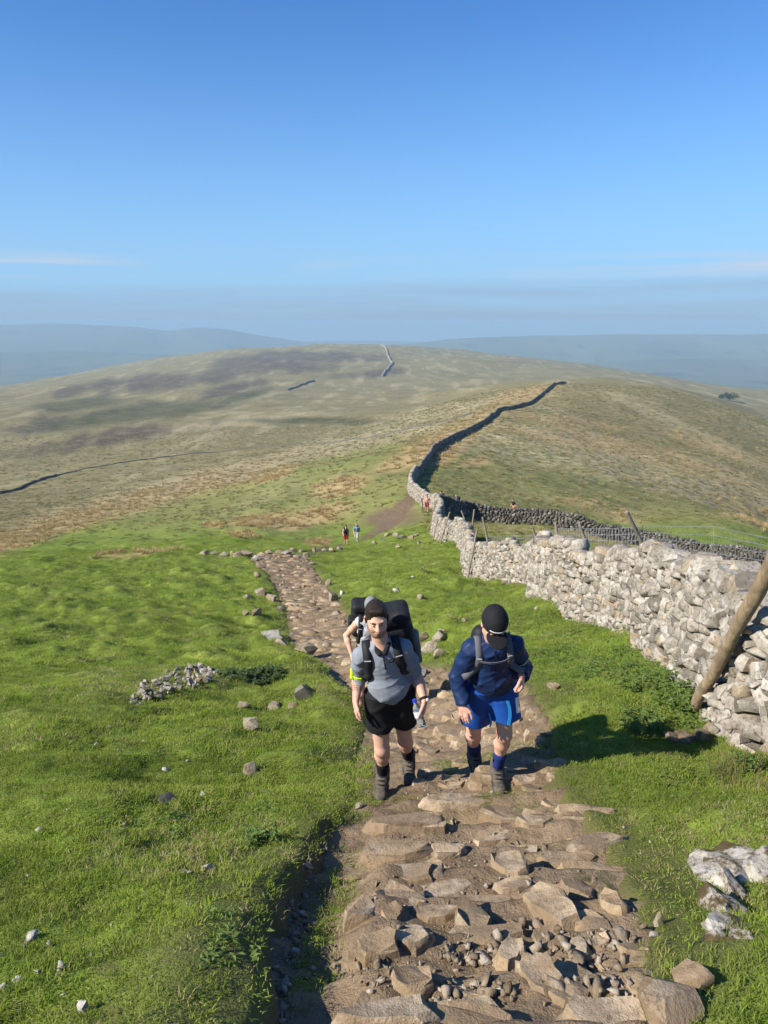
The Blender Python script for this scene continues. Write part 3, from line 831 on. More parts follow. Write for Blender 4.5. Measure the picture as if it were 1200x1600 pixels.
for i, (loc, rot, scl, pr) in enumerate(stones):
    pr = rng.randrange(len(SLAB))
    if n_obj < 298:
        o = bpy.data.objects.new('stone', SLAB[pr]); COL.objects.link(o); o.parent = path
        o.location = loc; o.rotation_euler = rot; o.scale = scl; n_obj += 1
    else:
        va, fa = LOW[pr % len(LOW)]
        heap.add(va, fa, mat4(loc, rot, (scl[0] * 1.1, scl[1] * 1.1, scl[2])))
ho = link('paving_stones', heap.mesh('paving_stones'), M_PATH, path); ho['kind'] = 'stuff'

# loose chippings
heap = Heap(); rs = np.random.RandomState(3)
def scatter_chips(spots, f=path_h):
    U = []; V = []; SZ = []
    for (u, v, ru, rv, n, smin, smax) in spots:
        a = rs.uniform(0, 6.283, n); q = np.sqrt(rs.rand(n))
        U.append(u + np.cos(a) * q * ru); V.append(v + np.sin(a) * q * rv)
        SZ.append(rs.uniform(smin, smax, n) * (0.40 + 1.0 * rs.rand(n) ** 3))
    pts = at_many(np.concatenate(U), np.concatenate(V), f=f)
    for p, s in zip(pts, np.concatenate(SZ)):
        va, fa = CHIP[rs.randint(len(CHIP))]
        heap.add(va, fa, mat4((p[0], p[1], p[2] + s * 0.18), tuple(rs.uniform(0, 6.28, 3)), (s * rs.uniform(.8, 1.5), s * rs.uniform(.7, 1.1), s * rs.uniform(.5, .8))))
scatter_chips([(745,1490,60,22,46,.03,.075),(880,1480,70,45,46,.025,.055),(930,1500,55,45,44,.025,.06),(960,1560,50,40,30,.025,.06),(600,1520,70,25,34,.02,.05),(660,1555,90,40,36,.02,.05),(465,1460,28,55,90,.02,.05),(490,1360,24,55,80,.02,.045),(430,1560,30,42,70,.022,.055),(500,1290,20,35,40,.02,.05),(540,1180,18,40,40,.02,.06),
          (760,1370,150,60,70,.02,.05),(720,1300,120,30,40,.02,.05),(700,1230,110,20,35,.02,.05),(900,1530,70,50,50,.03,.08),(830,1470,60,30,40,.03,.07),(740,1560,70,30,50,.03,.07),(700,1130,90,40,40,.02,.05),(980,1440,40,50,40,.02,.06),(780,1500,180,80,140,.012,.03),(700,1380,160,90,140,.012,.03),(460,1450,40,120,160,.012,.03)])
heap2 = heap
go = link('gravel', heap.mesh('gravel'), M_CHIP); go['kind'] = 'stuff'; go['label'] = 'loose pale chippings scattered over the path and its gutter'

# white flecks of limestone lying in the turf
heap = Heap()
scatter_chips([(150,1350,150,220,40,.018,.05),(60,1520,70,60,14,.02,.06),(300,1180,140,70,26,.02,.06),(130,1150,130,60,16,.03,.07),(650,930,80,50,12,.04,.09),(420,1290,70,110,18,.015,.04),(1000,1280,110,90,8,.012,.03),(330,1020,130,40,14,.03,.08)], f=ground)
fo = link('stone_flecks', heap.mesh('stone_flecks'), M_WHITE); fo['kind'] = 'stuff'; fo['label'] = 'small white chips of stone dotted over the turf'

# ------------------------------------------------------------------ dry stone walls
def resample(pts, step):
    pts = np.array(pts, dtype=float)
    seg = np.linalg.norm(np.diff(pts[:, :2], axis=0), axis=1)
    s = np.concatenate([[0], np.cumsum(seg)])
    n = max(2, int(s[-1] / step))
    q = np.linspace(0, s[-1], n)
    return q, np.stack([np.interp(q, s, pts[:, i]) for i in range(pts.shape[1])], 1)

class WallLine:
    def __init__(s, pts):
        s.pts = np.array(pts, dtype=float)
        seg = np.linalg.norm(np.diff(s.pts[:, :2], axis=0), axis=1)
        s.s = np.concatenate([[0], np.cumsum(seg)]); s.L = s.s[-1]
    def xy(s, q): return np.array([np.interp(q, s.s, s.pts[:, 0]), np.interp(q, s.s, s.pts[:, 1])])
    def base(s, q):
        if not hasattr(s, 'bs'):
            s.bs = np.linspace(0, s.L, max(60, int(s.L / 0.25)))
            s.bz = ground(np.interp(s.bs, s.s, s.pts[:, 0]), np.interp(s.bs, s.s, s.pts[:, 1]))
        return float(np.interp(q, s.bs, s.bz))
    def ht(s, q): return float(np.interp(q, s.s, s.pts[:, 2]))
    def dir(s, q, e=0.35):
        d = s.xy(min(q + e, s.L)) - s.xy(max(q - e, 0)); return d / np.linalg.norm(d)

def build_wall(name, line, mat, label, group, objs=0, wmin=.10, wmax=.36, hmin=.05, hmax=.145, thick=(.78, .46), back=True, s_max=None, cope=True, seed=1, tilt_amp=.22, key=None, core_mat=None):
    g = random.Random(seed)
    a = line.xy(0)
    root = empty(name, (a[0], a[1], gz(*a)), label, 'wall', group); root['kind'] = 'thing'
    items = []
    S_END = s_max or line.L
    for side in ((1, -1) if back else (1,)):
        zt = 0.0; row = 0
        hmaxw = max(line.pts[:, 2])
        while zt < hmaxw - 0.02:
            h0 = g.uniform(hmin, hmax) * (1.35 if row < 2 else 1.0)
            s = g.uniform(-.2, 0)
            while s < S_END:
                w = g.uniform(wmin, wmax) * (1.3 if row < 2 else 1.0)
                q = min(max(s + w / 2, 0), line.L)
                top = line.ht(q)
                if zt + h0 * 0.5 < top:
                    fr = (zt + h0 / 2) / top
                    c = line.xy(q); d = line.dir(q); nrm = np.array([-d[1], d[0]]) * side
                    half = (thick[0] + (thick[1] - thick[0]) * fr) / 2
                    dep = g.uniform(.24, .36)
                    base = line.base(q)
                    off = half - dep / 2 + g.uniform(-.06, .05)
                    # the line given is the front foot of the wall
                    cx, cy = c - np.array([-d[1], d[0]]) * thick[0] / 2 + nrm * off
                    roll = g.gauss(0, tilt_amp) + (g.choice((-1, 1)) * g.uniform(.3, .8) if g.random() < .24 else 0)
                    ang = math.atan2(d[1], d[0])
                    M = Matrix.Translation((cx, cy, base - 0.06 + zt + h0 / 2 + g.uniform(-.02, .02))) @ Matrix.Rotation(ang + g.gauss(0, .10), 4, 'Z') @ Matrix.Rotation(roll, 4, 'Y') @ Matrix.Rotation(g.gauss(0, .14), 4, 'X') 
                    if g.random() < 0.5: M = M @ Matrix.Rotation(math.pi, 4, 'Z')
                    items.append((M, (w * 1.03, dep, h0 * g.uniform(.92, 1.18)), q, side))
                s += w * g.uniform(.92, 1.04)
            zt += h0 * 0.93; row += 1
    if cope:
        s = 0
        while s < S_END:
            w = g.uniform(.14, .38); q = min(s + w / 2, line.L)
            c = line.xy(q); d = line.dir(q); n = np.array([-d[1], d[0]])
            base = line.base(q); top = line.ht(q)
            cx, cy = c - n * thick[0] / 2 + n * g.uniform(-.06, .06)
            M = Matrix.Translation((cx, cy, base + top - 0.03 + g.uniform(-.03, .05))) @ Matrix.Rotation(math.atan2(d[1], d[0]) + g.gauss(0, .3), 4, 'Z') @ Matrix.Rotation(g.gauss(0, .28), 4, 'Y')
            items.append((M, (w * 1.2, g.uniform(.32, .52), g.uniform(.12, .26)), q, 0))
            s += w * g.uniform(.8, 1.0)
    # how large each one shows: nearest facing stones become objects
    items.sort(key=lambda t: (t[3] == -1, t[0].translation.length / max(t[1])))
    heap = Heap(); heap_o = Vector(root.location)
    for i, (M, sc, q, side) in enumerate(items):
        k = g.randrange(1000)
        if i < objs and side != -1:
            o = bpy.data.objects.new('stone', PROTO[k % len(PROTO)]); COL.objects.link(o); o.parent = root
            M2 = Matrix.Translation(-heap_o) @ M
            o.location = M2.translation; o.rotation_euler = M2.to_euler(); o.scale = sc
        else:
            va, fa = LOW[k % len(LOW)]
            heap.add(va, fa, (Matrix.Translation(-heap_o) @ M) @ Matrix.Diagonal((*sc, 1)))
    o = link('stonework', heap.mesh('stonework'), mat, root); o['kind'] = 'stuff'
    # packed rubble heart of the wall
    q, pp = resample(line.pts, 0.6 if line.L < 90 else 2.5)
    v = []; f = []
    for i, s in enumerate(q):
        c = line.xy(s); d = line.dir(s); n = np.array([-d[1], d[0]]); b = line.base(s); H = line.ht(s)
        m_ = c - n * thick[0] / 2
        for (o_, zz) in ((thick[0] / 2 - .19, -0.35), (thick[1] / 2 - .16, H - .20), (-thick[1] / 2 + .16, H - .20), (-thick[0] / 2 + .19, -0.35)):
            v.append((*(m_ + n * o_), b + zz))
    for i in range(len(q) - 1):
        for k in range(4):
            f.append((i * 4 + k, i * 4 + (k + 1) % 4, i * 4 + 4 + (k + 1) % 4, i * 4 + 4 + k))
    f.append((0, 1, 2, 3)); e = (len(q) - 1) * 4; f.append((e + 3, e + 2, e + 1, e))
    child('rubble_core', new_mesh('rubble_core', v, f), core_mat or mat, root)
    return root

def PW(u, v, d, h): 
    q = P(u, v, d); return (q.x, q.y, h)
M_MID = limestone('grey_gritstone', [(0.0, (0.10, 0.092, 0.078)), (0.5, (0.17, 0.155, 0.13)), (1.0, (0.26, 0.24, 0.20))], 0.3, 0.4, 0.3)
M_CORE = limestone('rubble_core', [(0.0, (0.10, 0.085, 0.065)), (1.0, (0.16, 0.14, 0.11))], 0.1, 0.3, 0.4)
def chaikin(pts, n=2):
    pts = np.array(pts, dtype=float)
    for _ in range(n):
        a = pts[:-1] * .75 + pts[1:] * .25; b = pts[:-1] * .25 + pts[1:] * .75
        pts = np.concatenate([pts[:1], np.stack([a, b], 1).reshape(-1, pts.shape[1]), pts[-1:]])
    return pts
LINE1 = WallLine(chaikin([(4.9, 3.9, 1.1), (3.75, 5.0, 1.12), (2.92, 5.78, 1.2), (2.90, 6.35, 1.24), (3.08, 6.9, 1.26), PW(1050,1068,7.6,1.28), PW(990,1015,10,1.34), PW(930,975,13,1.4), PW(870,955,15.6,1.4), PW(815,940,18.2,1.42), (3.75, 19.0, 1.42), (4.4, 21.5, 1.42), PW(807,916,24.3,1.42), PW(725,905,29.5,1.42), (3.6, 35, 1.42), (4.2, 40, 1.42), PW(709,850,46,1.42), PW(667,843,50.5,1.42), (4.0, 58, 1.4), PW(683,801,68,1.4), PW(655,785,77,1.4), PW(632,772,84,1.4), PW(645,750,95,1.4)], 2))
wall1 = build_wall('dry_stone_wall', LINE1, M_LIME, 'pale tumbledown limestone wall running down the hill on the right of the path', 'dry stone walls', objs=297, seed=3, core_mat=M_CORE, tilt_amp=.26)
LINE2 = WallLine([PW(645,750,95,1.3), PW(672,712,125,1.3), PW(700,690,150,1.25), PW(755,665,190,1.25), PW(775,645,235,1.25), PW(825,633,275,1.25), PW(865,603,400,1.4), (110, 470, 1.5), (125, 560, 1.4)])
wall2 = build_wall('dry_stone_wall', LINE2, M_MID, 'long dark wall climbing along the moor ridge in the distance', 'dry stone walls', seed=4, wmin=.4, wmax=1.0, hmin=.22, hmax=.40, thick=(.7, .4), tilt_amp=.15)
LINE3 = WallLine([(42, 66, 1.4)][:0] + [PW(688,800,69,1.45), PW(740,813,73,1.5), PW(820,822,73,1.5), PW(900,833,72,1.5), PW(1000,851,72,1.5), PW(1100,873,70,1.55), PW(1200,893,68,1.55), PW(1340,925,66,1.5)][::1])
LINE3 = WallLine(LINE3.pts[::-1])
wall3 = build_wall('dry_stone_wall', LINE3, M_DARK, 'dark mossy wall crossing the field behind the wire fence', 'dry stone walls', seed=5, wmin=.2, wmax=.5, hmin=.12, hmax=.24, thick=(.8, .5))
# ------------------------------------------------------------------ grass, moor grass, nettles
def blade_material(name, stops, posmix, trans=0.35, scale=0.55):
    m = NM(name, 0.8, 0.15)
    p = m.pos()
    r = m.node('ShaderNodeObjectInfo').outputs['Random']
    c = m.ramp(r, stops)
    n = m.noise(p, scale, 5, 0.6)
    c = m.mix(m.mrange(n, 0.35, 0.68, 0, 0.8), c, posmix)
    n2 = m.noise(p, scale * .4, 4, 0.55)
    c = m.mix(m.mrange(n2, 0.48, 0.66, 0, 0.35), c, tuple(q * 1.35 for q in stops[2 if len(stops) > 3 else 1][1]))
    tr = m.node('ShaderNodeBsdfTranslucent'); df = m.node('ShaderNodeBsdfDiffuse'); mx = m.node('ShaderNodeMixShader')
    m.l.new(c, tr.inputs[0]); m.l.new(c, df.inputs[0]); mx.inputs[0].default_value = trans
    m.l.new(df.outputs[0], mx.inputs[1]); m.l.new(tr.outputs[0], mx.inputs[2])
    m.l.new(mx.outputs[0], m.n['Material Output'].inputs['Surface'])
    return m.m
M_BLADE = blade_material('turf_blades', [(0.0, (0.145, 0.215, 0.030)), (0.4, (0.212, 0.295, 0.040)), (0.72, (0.275, 0.350, 0.058)), (0.88, (0.33, 0.325, 0.095)), (1.0, (0.38, 0.32, 0.15))], (0.105, 0.155, 0.026))
M_STRAW = blade_material('moor_grass_blades', [(0.0, (0.20, 0.16, 0.075)), (0.5, (0.33, 0.275, 0.145)), (1.0, (0.43, 0.37, 0.22))], (0.24, 0.215, 0.09), 0.25, 0.08)
M_RUST = blade_material('rust_grass_blades', [(0.0, (0.28, 0.195, 0.080)), (0.5, (0.40, 0.295, 0.140)), (1.0, (0.48, 0.38, 0.20))], (0.34, 0.27, 0.13), 0.25, 0.2)
M_ROUGH = blade_material('rough_grass_blades', [(0.0, (0.130, 0.150, 0.042)), (0.5, (0.185, 0.195, 0.060)), (1.0, (0.25, 0.235, 0.095))], (0.165, 0.165, 0.058), 0.25, 0.15)

def tuft(name, seed, n, rad, h0, h1, w, lean, mat, segs=2):
    g = random.Random(seed); v = []; f = []
    for _ in range(n):
        a = g.uniform(0, 6.283); q = rad * math.sqrt(g.random())
        x, y = q * math.cos(a), q * math.sin(a)
        b = a + g.uniform(-1.0, 1.0) if g.random() < .7 else g.uniform(0, 6.283)
        L = lean * g.uniform(.3, 1.3); h = g.uniform(h0, h1)
        t = g.uniform(0, 3.14); wx, wy = math.cos(t) * w / 2, math.sin(t) * w / 2
        i = len(v)
        v += [(x - wx, y - wy, -0.02 * h / .04), (x + wx, y + wy, -0.02 * h / .04)]
        k = 0.55
        mx, my = x + math.cos(b) * L * h * .35, y + math.sin(b) * L * h * .35
        v += [(mx - wx * .8, my - wy * .8, h * k), (mx + wx * .8, my + wy * .8, h * k)]
        v += [(x + math.cos(b) * L * h, y + math.sin(b) * L * h, h * (1 - .25 * L))]
        f += [(i, i + 1, i + 3), (i, i + 3, i + 2), (i + 2, i + 3, i + 4)]
    me = new_mesh(name, v, f)
    me.materials.append(mat)
    return bpy.data.objects.new(name, me)

def scatter(name, pts, rots, scls, kinds, protos, label=None):
    """One ground-cover object: a cloud of spots, each carrying one of a few tufts."""
    me = bpy.data.meshes.new(name)
    me.vertices.add(len(pts)); me.vertices.foreach_set('co', np.asarray(pts, dtype=np.float32).ravel())
    for nm, ty, val, key in (('rot', 'FLOAT_VECTOR', rots, 'vector'), ('scl', 'FLOAT_VECTOR', scls, 'vector'), ('kindx', 'INT', kinds, 'value')):
        a = me.attributes.new(nm, ty, 'POINT'); a.data.foreach_set(key, np.asarray(val, dtype=np.int32 if ty == 'INT' else np.float32).ravel())
    o = link(name, me); o['kind'] = 'stuff'
    if label: o['label'] = label
    ng = bpy.data.node_groups.new(name + '_spread', 'GeometryNodeTree')
    ng.interface.new_socket('Geometry', in_out='INPUT', socket_type='NodeSocketGeometry')
    ng.interface.new_socket('Geometry', in_out='OUTPUT', socket_type='NodeSocketGeometry')
    N, Lk = ng.nodes, ng.links
    gi, go_ = N.new('NodeGroupInput'), N.new('NodeGroupOutput')
    mp = N.new('GeometryNodeMeshToPoints'); ip = N.new('GeometryNodeInstanceOnPoints'); jg = N.new('GeometryNodeJoinGeometry')
    for p in reversed(protos):
        oi = N.new('GeometryNodeObjectInfo'); oi.inputs['Object'].default_value = p; oi.inputs['As Instance'].default_value = True
        Lk.new(oi.outputs['Geometry'], jg.inputs[0])
    ip.inputs['Pick Instance'].default_value = True
    def na(n, t):
        q = N.new('GeometryNodeInputNamedAttribute'); q.data_type = t; q.inputs['Name'].default_value = n; return q.outputs[0]
    er = N.new('FunctionNodeEulerToRotation')
    Lk.new(na('rot', 'FLOAT_VECTOR'), er.inputs[0]); Lk.new(er.outputs[0], ip.inputs['Rotation'])
    Lk.new(na('scl', 'FLOAT_VECTOR'), ip.inputs['Scale']); Lk.new(na('kindx', 'INT'), ip.inputs['Instance Index'])
    Lk.new(gi.outputs[0], mp.inputs[0]); Lk.new(mp.outputs[0], ip.inputs['Points']); Lk.new(jg.outputs[0], ip.inputs['Instance'])
    Lk.new(ip.outputs[0], go_.inputs[0])
    md = o.modifiers.new('spread', 'NODES'); md.node_group = ng
    return o

rs = np.random.RandomState(21)
# --- close-cropped turf
T_LAWN = [tuft('turf_tuft', 40 + i, 34, 0.075, .016, .040, .0045, .9, M_BLADE) for i in range(4)] + \
         [tuft('turf_tuft', 50 + i, 26, 0.060, .035, .070, .005, .8, M_BLADE) for i in range(2)]
T_LAWN += [tuft('straw_tuft', 56 + i, 20, 0.060, .025, .060, .004, .9, M_STRAW) for i in range(2)]
def band_points(y0, y1, dens, tmax=0.60):
    area = (y1 ** 2 - y0 ** 2) * tmax + (y1 - y0) * 0.8
    n = int(area * dens)
    y = np.sqrt(y0 ** 2 + (y1 ** 2 - y0 ** 2) * rs.rand(n))
    x = rs.uniform(-1, 1, n) * (y * tmax + 0.4)
    return x, y
X = []; Y = []; SC = []
for (a, b, dn, s0) in [(1.4, 6.5, 620, 1.0), (6.5, 13, 190, 1.45), (13, 26, 62, 2.2), (26, 60, 17, 3.4)]:
    x, y = band_points(a, b, dn); X.append(x); Y.append(y); SC.append(np.full(len(x), s0))
X = np.concatenate(X); Y = np.concatenate(Y); SC = np.concatenate(SC)
Zg = ground(X, Y)
l, r = path_edges(Y)
q = np.abs(X - (l + r) / 2) - (r - l) / 2
lush = fbm(X * 0.8, Y * 0.8 + 40, 3)
onp = path_h(X, Y) > Zg + 0.0
mo, ta, pa, he, da, ba, wo, ins = zones(X, Y, Zg)
keep_p = np.where(q < 0, np.where(Y < 12, sstep(0.30, 0.55, fbm(X * 1.5 + 9, Y * 1.8, 3)) * 0.5, 0.02), 1 - 0.65 * wo)
keep_p = np.where(Y > 43, 1.0, keep_p) * (1 - ba * (Y > 43))
# the tongue of turf between the gutter and the steps
U_, V_, _ = proj(X, Y, Zg)
tong = blob(U_, V_, 530, 1430, 28, 60, 12) + blob(U_, V_, 490, 1545, 34, 60, 25) + blob(U_, V_, 545, 1270, 40, 34) + blob(U_, V_, 560, 1210, 24, 30)
keep_p = np.maximum(keep_p, np.clip(tong, 0, 1) * 0.95)
keep = (rs.rand(len(X)) < keep_p) & (mo < 0.6)
Zs = np.where((q < 0) & (Y < 43), np.maximum(Zg, path_h(X, Y)), Zg)
X, Y, Zs, SC, lush, q2, tg = X[keep], Y[keep], Zs[keep], SC[keep], lush[keep], q[keep], np.clip(tong[keep], 0, 1)
n = len(X)
hgt = 0.52 * (0.75 + 0.55 * np.clip(lush, -0.6, 1)) * rs.uniform(.75, 1.25, n) * (1 - 0.35 * sstep(0.6, 0.0, q2) * (tg < .3))
kind = np.where((lush > 0.12) & (rs.rand(n) < 0.5), 4 + rs.randint(0, 2, n), rs.randint(0, 4, n))
straw = sstep(0.12, 0.42, fbm(X * 0.45 + 77, Y * 0.5 + 5, 3)) * 0.30 + 0.025
kind = np.where(rs.rand(n) < straw, 6 + rs.randint(0, 2, n), kind)
scatter('grass', np.stack([X, Y, Zs - 0.004], 1), np.stack([rs.normal(0, .12, n), rs.normal(0, .12, n), rs.uniform(0, 6.28, n)], 1),
        np.stack([SC, SC, hgt * (0.55 + 0.45 * SC)], 1), kind, T_LAWN, 'close-cropped green turf covering the hillside')

# --- moor grass tussocks, rust bents and rough pasture further out
T_MOOR = [tuft('moor_tuft', 60 + i, 46, 0.20, .16, .38, .030, 1.1, M_STRAW) for i in range(2)] + \
         [tuft('rust_tuft', 64 + i, 46, 0.22, .20, .42, .030, .8, M_RUST) for i in range(2)] + \
         [tuft('rough_tuft', 68 + i, 46, 0.22, .12, .28, .034, 1.0, M_ROUGH) for i in range(2)]
X = []; Y = []; SC = []
for (a, b, dn, s0) in [(40, 100, 1.6, 1.0), (100, 220, 0.42, 1.6), (220, 480, 0.09, 2.8)]:
    x, y = band_points(a, b, dn, 0.58); X.append(x); Y.append(y); SC.append(np.full(len(x), s0))
# the field inside the walls
x = rs.uniform(3, 34, 9000); y = rs.uniform(22, 71, 9000)
X.append(x); Y.append(y); SC.append(np.full(9000, 0.75))
X = np.concatenate(X); Y = np.concatenate(Y); SC = np.concatenate(SC)
Zg = ground(X, Y)
mo, ta, pa, he, da, ba, wo, ins = zones(X, Y, Zg)
n1_ = fbm(X / (2.5 * SC), Y / (3.0 * SC), 3)
u_ = rs.rand(len(X))
field = (X > np.interp(Y, LINE1.pts[:, 1], LINE1.pts[:, 0]) + 0.6) & (Y < 72) & (X > 3)
w_rust = ta * np.where((X > 12) & (Y > 110), 0.35, 0.9)
w_pale = np.maximum(pa * 0.95, mo * 0.42) + field * 0.30
w_rough = mo * 0.30 + (1 - mo) * 0.10 + field * 0.15
w_rough = np.where((Y > 60) & (X > 3), w_rough + 0.15, w_rough)
sel = np.full(len(X), -1)
sel = np.where(u_ < w_rough * (0.6 + 0.9 * (n1_ < 0)), 4, sel)
sel = np.where((u_ > 0.3) & (u_ < 0.3 + w_pale * (0.35 + 1.3 * (n1_ > 0))), 0, sel)
sel = np.where((u_ > 0.25) & (u_ < 0.25 + w_rust), 2, sel)
lx = np.interp(Y, _ty, _tx)
ok = (sel >= 0) & (ba < 0.2) & ~((Y < 62) & (X < 3) & (ta < 0.3))
X, Y, Zg, SC, sel, pa, ta = X[ok], Y[ok], Zg[ok], SC[ok], sel[ok], pa[ok], ta[ok]
n = len(X)
hh = rs.uniform(.6, 1.1, n) * np.where(sel == 2, 1.1, np.where(sel == 0, .8, .7))
scatter('moor_grass', np.stack([X, Y, Zg - 0.02], 1), np.stack([rs.normal(0, .15, n), rs.normal(0, .15, n), rs.uniform(0, 6.28, n)], 1),
        np.stack([SC * rs.uniform(.8, 1.3, n), SC * rs.uniform(.8, 1.3, n), SC ** .6 * hh], 1), sel + rs.randint(0, 2, n), T_MOOR, 'straw and rust coloured tussocks scattered over the moor')

# --- leafy plants
def leaf_material(name, lo, hi, trans=0.3):
    m = NM(name, 0.6, 0.3)
    r = m.node('ShaderNodeNewGeometry').outputs['Random Per Island']
    c = m.ramp(r, [(0.0, lo), (1.0, hi)])
    tr = m.node('ShaderNodeBsdfTranslucent'); mx = m.node('ShaderNodeMixShader'); mx.inputs[0].default_value = trans
    m.color(c); m.l.new(c, tr.inputs[0])
    m.l.new(m.b.outputs[0], mx.inputs[1]); m.l.new(tr.outputs[0], mx.inputs[2])
    m.l.new(mx.outputs[0], m.n['Material Output'].inputs['Surface'])
    return m.m
M_NETTLE = leaf_material('nettle_leaf', (0.075, 0.125, 0.026), (0.16, 0.235, 0.050))
M_JUNIPER = leaf_material('dark_leaf', (0.040, 0.070, 0.020), (0.095, 0.140, 0.036), 0.2)
M_TREE = leaf_material('tree_leaf', (0.045, 0.085, 0.026), (0.090, 0.145, 0.042), 0.2)
M_STEM = plain('green_stem', (0.07, 0.09, 0.03), 0.8)
M_BARK = plain('bark', (0.10, 0.075, 0.05), 0.9)

def leaves(spots, size, seed, droop=.5, ratio=.5):
    """Folded pointed leaves at (position, heading) spots."""
    g = random.Random(seed); v = []; f = []
    for (p, a) in spots:
        L = size * g.uniform(.6, 1.25); W = L * ratio
        d = Vector((math.cos(a), math.sin(a), g.uniform(-droop, droop * .6))).normalized()
        s = d.cross(Vector((0, 0, 1))).normalized(); up = s.cross(d)
        i = len(v)
        v += [tuple(p), tuple(p + d * L * .45 + s * W * .5 + up * W * .18), tuple(p + d * L), tuple(p + d * L * .45 - s * W * .5 + up * W * .18), tuple(p + d * L * .5 - up * W * .05)]
        f += [(i, i + 1, i + 4), (i + 1, i + 2, i + 4), (i + 2, i + 3, i + 4), (i + 3, i, i + 4)]
    return v, f

def leafy(name, loc, label, cat, group, mat, rad, h, n_stem, per, size, seed, mound=False, stem_mat=None):
    g = random.Random(seed)
    root = empty(name, loc, label, cat, group)
    spots = []; st = MB()
    for _ in range(n_stem):
        a = g.uniform(0, 6.283); q = rad * math.sqrt(g.random())
        x, y = q * math.cos(a), q * math.sin(a)
        z0 = gz(loc[0] + x, loc[1] + y) - loc[2]
        hh = h * g.uniform(.6, 1.1) * ((1 - .6 * (q / rad) ** 2) if mound else 1)
        tip = Vector((x + g.gauss(0, .16) * hh, y + g.gauss(0, .16) * hh, z0 + hh)); b0 = Vector((x, y, z0 - .02))
        st.tube([b0, (b0 + tip) / 2 + Vector((g.gauss(0, .02), g.gauss(0, .02), 0)), tip], [.005 * h / .3, .004 * h / .3, .002], 4)
        for k in range(per):
            t = g.uniform(.12, 1.0)
            spots.append((b0.lerp(tip, t), g.uniform(0, 6.283)))
    v, f = leaves(spots, size, seed)
    link('leaf', new_mesh('leaf', v, f), mat, root)['kind'] = 'stuff'
    link('stem', st.mesh('stem'), stem_mat or M_STEM, root)
    return root
def plant_at(u, v, *a, **k):
    p = at(u, v); return leafy('nettle_plant', (p.x, p.y, p.z), *a, **k)
NT = 'nettles growing by the wall'
plant_at(1000, 1138, 'lush nettle clump standing out in the open grass left of the leaning log', 'plant', NT, M_NETTLE, .20, .17, 26, 14, .06, 1)
plant_at(1062, 1100, 'nettle clump at the foot of the leaning log', 'plant', NT, M_NETTLE, .26, .18, 26, 14, .06, 2)
plant_at(1012, 1072, 'tall nettles in the shade against the wall left of the log', 'plant', NT, M_NETTLE, .36, .20, 34, 13, .06, 3)
plant_at(950, 1050, 'broad nettle bed below the middle of the pale wall', 'plant', NT, M_NETTLE, .42, .12, 34, 12, .05, 4)
plant_at(1175, 1195, 'nettles and dry stalks beside the near corner of the wall', 'plant', NT, M_NETTLE, .20, .12, 16, 12, .05, 5)
p = at(392, 1062)
leafy('juniper_bush', (p.x, p.y, p.z), 'low dark green bush on the grass right of the heap of stones', 'bush', None, M_JUNIPER, .58, .24, 150, 24, .07, 6, True, M_BARK)
p = at(408, 1318)
leafy('thistle_plant', (p.x, p.y, p.z), 'small leafy weed on the turf left of the gutter', 'plant', None, M_NETTLE, .10, .10, 20, 12, .045, 7)
for i, (u, v, rr) in enumerate([(395, 1258, .06), (305, 1290, .05), (330, 1470, .05), (385, 1372, .06)]):
    pass
# low weeds hugging the wall foot further down: nobody could count them
g = random.Random(31); spots = []
for (u, v, ru, rv, n_) in [(880,1000,70,40,90),(930,1035,60,26,70),(840,975,50,24,60),(770,945,60,24,80),(740,930,50,20,60),(700,905,40,20,40),(690,880,30,16,30),(1010,1040,40,20,30),(860,1040,40,26,24),(600,855,16,9,20),(1085,1130,25,20,20)]:
    pts = at_many(u + np.array([g.uniform(-1, 1) for _ in range(n_)]) * ru, v + np.array([g.uniform(-1, 1) for _ in range(n_)]) * rv)
    for p in pts:
        k = 0.6 + p[1] * 0.035
        for _ in range(16):
            spots.append((Vector((p[0] + g.gauss(0, .07 * k), p[1] + g.gauss(0, .07 * k), p[2] + abs(g.gauss(0, .03)) * k)), g.uniform(0, 6.28)))
small = []
for (u, v, ru, rv, n_) in [(330,1290,70,22,16),(400,1290,30,50,22),(355,1470,40,40,14),(200,1300,40,20,8),(1090,1230,60,30,10),(250,1150,80,30,10)]:
    pts = at_many(u + np.array([g.uniform(-1, 1) for _ in range(n_)]) * ru, v + np.array([g.uniform(-1, 1) for _ in range(n_)]) * rv)
    for p in pts:
        for _ in range(9):
            small.append((Vector((p[0] + g.gauss(0, .025), p[1] + g.gauss(0, .025), p[2] + .01 + abs(g.gauss(0, .015)))), g.uniform(0, 6.28)))
v_, f_ = leaves(small, .035, 18)
wd = link('weeds', new_mesh('weeds', v_, f_), M_NETTLE); wd['kind'] = 'stuff'; wd['label'] = 'small leafy weeds dotted in the turf'
v_, f_ = leaves(spots, .055, 8)
wd = link('weeds', new_mesh('weeds', v_, f_), M_NETTLE); wd['kind'] = 'stuff'; wd['label'] = 'low leafy weeds along the foot of the pale wall'

